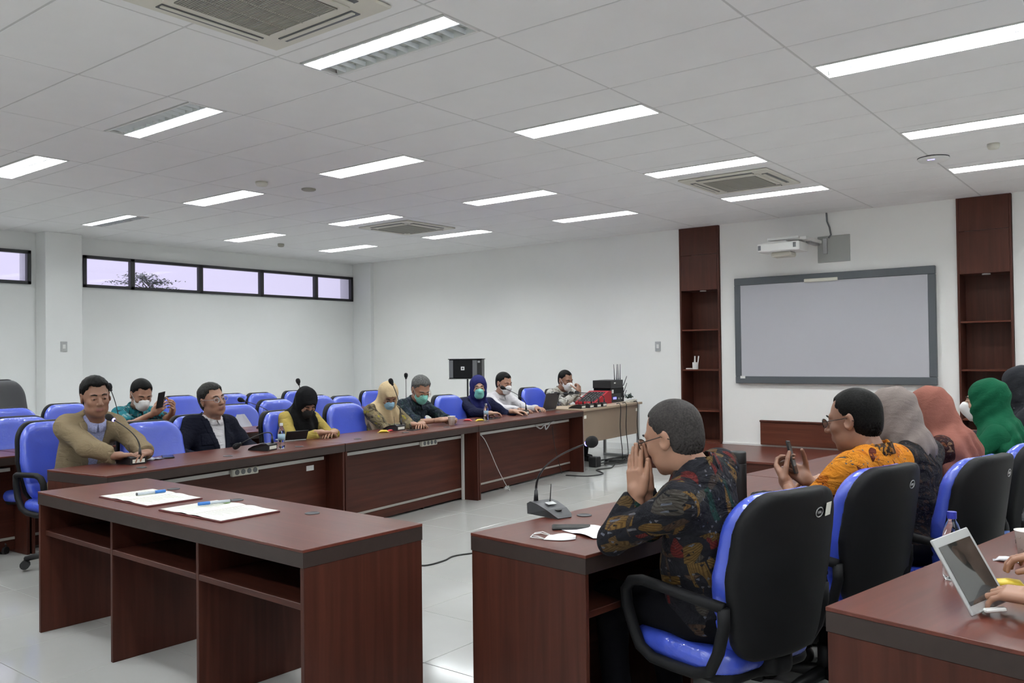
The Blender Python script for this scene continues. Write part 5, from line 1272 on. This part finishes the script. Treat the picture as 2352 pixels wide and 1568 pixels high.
# equipment on the beige table
a9 = math.atan2(1.78, -.165)
t = thing('mixing_console', 'red wedge-shaped audio case with dark panel on the beige table', 'mixer', (-3.14, 5.90, .765), a9)
V = [(0, 0, 0), (.50, 0, 0), (.50, 0, .17), (.42, 0, .17), (0, 0, .035), (0, .30, 0), (.50, .30, 0), (.50, .30, .17), (.42, .30, .17), (0, .30, .035)]
MB().add(V, [[0, 1, 2, 3, 4], [9, 8, 7, 6, 5], [0, 5, 6, 1], [1, 6, 7, 2], [2, 7, 8, 3], [3, 8, 9, 4], [4, 9, 5, 0]]).build('case', M['red'], t)
mb = MB(); A = Matrix.Rotation(-math.atan2(.135, .42), 4, 'Y'); A.translation = Vector((0.01, 0, .038)); mb.box(.02, .03, .001, .38, .27, .006, 0, A); mb.build('control_panel', M['dgrey'], t)
mb = MB()
for i in range(8):
    for j in range(5): mb.box(.05+i*.04, .05+j*.045, .006, .06+i*.04, .06+j*.045, .018, 0, A)
mb.build('faders', M['black'], t)
t = thing('receiver_rack', 'stack of black wireless receivers with antennas on the beige table', 'receiver', (-3.22, 6.42, .765), a9)
t.scale = (.86, 1, 1)
bx('lower_unit', (0, 0, 0), (.40, .30, .12), M['black'], t, .004); bx('middle_unit', (.05, .02, .12), (.55, .28, .20), M['shell'], t, .004); bx('upper_unit', (.02, .0, .20), (.48, .28, .31), M['black'], t, .004)
bx('right_unit', (.41, .02, 0), (.56, .27, .12), M['shell'], t, .004)
bx('display', (.10, -.003, .045), (.22, 0, .075), M['ledscr'], t, 0)
for x in (.2, .30): MB().lathe([(.012, 0), (.012, .012)], 12).build('knob', M['silver'], t).matrix_local = Matrix.Translation((x+.1, 0, .05)) @ Matrix.Rotation(PI/2, 4, 'X')
bx('sticker', (.14, -.002, .262), (.20, 0, .28), M['white'], t, 0); bx('bracket', (.05, -.01, .13), (.1, -.001, .18), M['white'], t, .002)
for k, (x, dx) in enumerate(((.28, -.02), (.36, .02), (.42, -.005), (.49, .012))):
    MB().tube([(x, .05, .31), (x, .05, .34), (x+dx, .05, .53)], [.009, .006, .003], 6).build('antenna', M['black'], t)
for k, (z, l) in enumerate(((.22, .24), (.12, .24), (.04, .2))):
    MB().tube([(.55, .05, z), (.62, .05, z+.005), (.62+l*.55, .05, z+l*.55)], [.008, .006, .004], 6).build('antenna', M['black'], t)
t = thing('power_strip', 'white power strip at the right end of the beige table', 'power strip', (-3.02, 6.60, .765), a9+.02)
bx('body', (0, 0, 0), (.26, .06, .035), M['cream'], t, .005)
for k in range(4): MB().lathe([(.017, 0), (.017, .003), (.0001, .0025)], 12, (.04+k*.06, .03, .035)).build('socket', M['mgrey'], t)
mb = MB(); random.seed(4)
for k in range(5):
    p = Vector((.04+k*.05, .06, .05)); mb.tube([p+Vector((random.uniform(-.03, .03), random.uniform(-.02, .04), random.uniform(0, .07))) for q in range(6)], .007, 6)
mb.V = [tuple(Vector(v)) for v in mb.V]; mb.build('plug_cables', mat('cable_green_black', (.012, .03, .022), .5), t, True)
# loudspeaker on a stand
t = thing('loudspeaker', 'black and grey box loudspeaker on a stand before the front wall', 'speaker', (-5.5, 6.0, 1.10), math.radians(31))
bx('cabinet', (-.25, .0, 0), (.25, .27, .285), M['black'], t, .006); bx('top_lip', (-.262, -.02, .285), (.262, .28, .297), M['black'], t, .003); bx('bottom_lip', (-.255, -.015, -.01), (.255, .275, .0), M['black'], t, .003)
bx('centre_grille', (-.18, -.012, .01), (.10, 0, .275), M['shell'], t, .004); bx('side_grille', (-.245, -.008, .01), (-.185, 0, .275), M['mgrey'], t, .004); bx('side_grille', (.11, -.008, .01), (.18, 0, .275), M['mgrey'], t, .004)
bx('badge', (-.065, -.0135, .125), (-.012, -.0122, .178), M['white'], t, 0); bx('badge_mark', (-.05, -.0142, .14), (-.027, -.0136, .163), M['dgrey'], t, 0); bx('sticker', (.19, -.0015, .235), (.225, 0, .265), M['silver'], t, 0)
t = thing('speaker_stand', 'black tripod stand carrying the box loudspeaker', 'stand', (-5.57, 6.13, 0))
MB().lathe([(.018, .12), (.018, .75), (.013, .75), (.013, 1.09)], 12).build('pole', M['black'], t); MB().lathe([(.03, .70), (.03, .78)], 12).build('collar', M['black'], t)
for k in range(3):
    a = k*2*PI/3; MB().tube([(0, 0, .62), (.38*math.cos(a), .38*math.sin(a), .015)], .012, 8).build('leg', M['black'], t)
    MB().tube([(0, 0, .18), (.22*math.cos(a), .22*math.sin(a), .27)], .008, 6).build('brace', M['black'], t)
# cables
def cable(lab, pts, r=.005, mt=None, nm='cable', group=None):
    P = [Vector(p) for p in pts]; S = []
    for i in range(len(P)-1):
        a, b, c, d = P[max(0, i-1)], P[i], P[i+1], P[min(len(P)-1, i+2)]
        for k in range(6):
            u = k/6; S.append(.5*((2*b)+(c-a)*u+(2*a-5*b+4*c-d)*u*u+(3*b-a-3*c+d)*u**3))
    S.append(P[-1]); o = MB().tube(S, r, 6).build(nm, mt or M['cable'], None, True); tag(o, lab, 'cable', group)
cable('black cable on the floor between the two near desks', [(-1.3, .5, .006), (-1.139, .545, .006), (-1.12, .72, .006), (-1.152, .9, .006), (-1.0, 1.2, .006)], .006)
cable('thin white cable hanging from the middle left desk to the floor', [(-2.66, 2.86, .66), (-2.60, 2.95, .60), (-2.62, 3.2, .25), (-2.66, 3.42, .02), (-2.75, 3.55, .006)], .004, M['cablew'])
cable('black cable hanging down the front of the far left desk', [(-2.86, 4.52, .60), (-2.86, 4.55, .4), (-2.84, 4.60, .2), (-2.83, 4.66, .03)], .004)
cable('black cable snaking over the floor to the beige table', [(-2.80, 4.70, .006), (-2.55, 4.78, .006), (-2.50, 5.05, .006), (-2.75, 5.3, .006), (-2.70, 5.55, .006), (-2.85, 5.9, .006)], .008)
cable('white cord bunch hanging from the far left desk socket', [(-2.84, 4.15, .64), (-2.80, 4.2, .60), (-2.80, 4.28, .64), (-2.81, 4.32, .58), (-2.80, 4.4, .65), (-2.82, 4.5, .66)], .008, M['cablew'])
for k, (y, dx, lab) in enumerate(((6.18, 0, 'left'), (6.36, .01, 'middle'), (6.72, .0, 'right'))):
    x = -2.93-.09*(y-6.2)
    cable('black cable down the front of the beige table, %s of three' % lab, [(x-.05, y, .775), (x+.012, y, .75), (x+.02, y-.03, .45), (x+.03, y+.0, .15), (x, y+.05, .012)], .006, group='cables down the beige table')
random.seed(21)
for k in range(5):
    c = Vector((-2.98+random.uniform(-.1, .1), 6.25+random.uniform(-.25, .25), 0)); R_ = random.uniform(.14, .24); p = []
    for q in range(16): a = q*.85+k; p.append((c.x+R_*.6*math.cos(a)+random.uniform(-.03, .03), c.y+R_*1.5*math.sin(a)+random.uniform(-.03, .03), .008+.006*k+random.uniform(0, .004)))
    cable('%s loop of black cable in the tangle under the beige table' % ('lowest', 'second lowest', 'middle', 'second highest', 'topmost')[k], p, .007, group='tangled cables under the beige table')
t = bx('power_adapter', (-3.0, 5.50, 0), (-2.88, 5.62, .13), M['black'], None, .01); tag(t, 'black power adapter box on the floor under the beige table', 'adapter')
# white plastic sheet on one chair
t = thing('plastic_sheet', 'white plastic sheet crumpled on the seat back right of the navy jacket', 'sheet', (-4.52, 1.47, .66), -PI/2); V = []; F = []; random.seed(2)
for i in range(8):
    for j in range(8):
        u, v = i/7-.5, j/7; w_ = .36*(1-v*.75); V.append((u*w_+.05, .02+random.uniform(0, .012)-.04*v, v*.22+0))
for i in range(7):
    for j in range(7): F.append([i*8+j, (i+1)*8+j, (i+1)*8+j+1, i*8+j+1])
link('film', mesh_from('film', V, F, mat('white_film', (.6, .62, .7), .3), True), t)
# high dark office chair by the wall
t = thing('high_back_chair', 'dark grey high-backed office chair by the wall at the left edge', 'chair', (-6.75, .27, 0), math.radians(-62))
for k in ('backrest', 'back_shell', 'seat', 'seat_pan'):
    me = CM[k].copy(); me.materials.clear(); me.materials.append(M['dgrey'] if k in ('backrest', 'seat') else M['shell'])
    v = np.empty(len(me.vertices)*3, F32); me.vertices.foreach_get('co', v); v = v.reshape(-1, 3); v[:, 0] *= 1.15
    v[:, 2] = np.where(v[:, 2] > .45, .45+(v[:, 2]-.45)*1.44, v[:, 2]); me.vertices.foreach_set('co', v.ravel()); me.update(); link(k, me, t)
for s in (-1, 1): link('armrest', CM['arm%d' % s], t)
link('gas_column', CM['column'], t)
for k in range(5): lg = link('leg', CM['leg'], t, None, k*2*PI/5); link('caster', CM['caster'], lg)
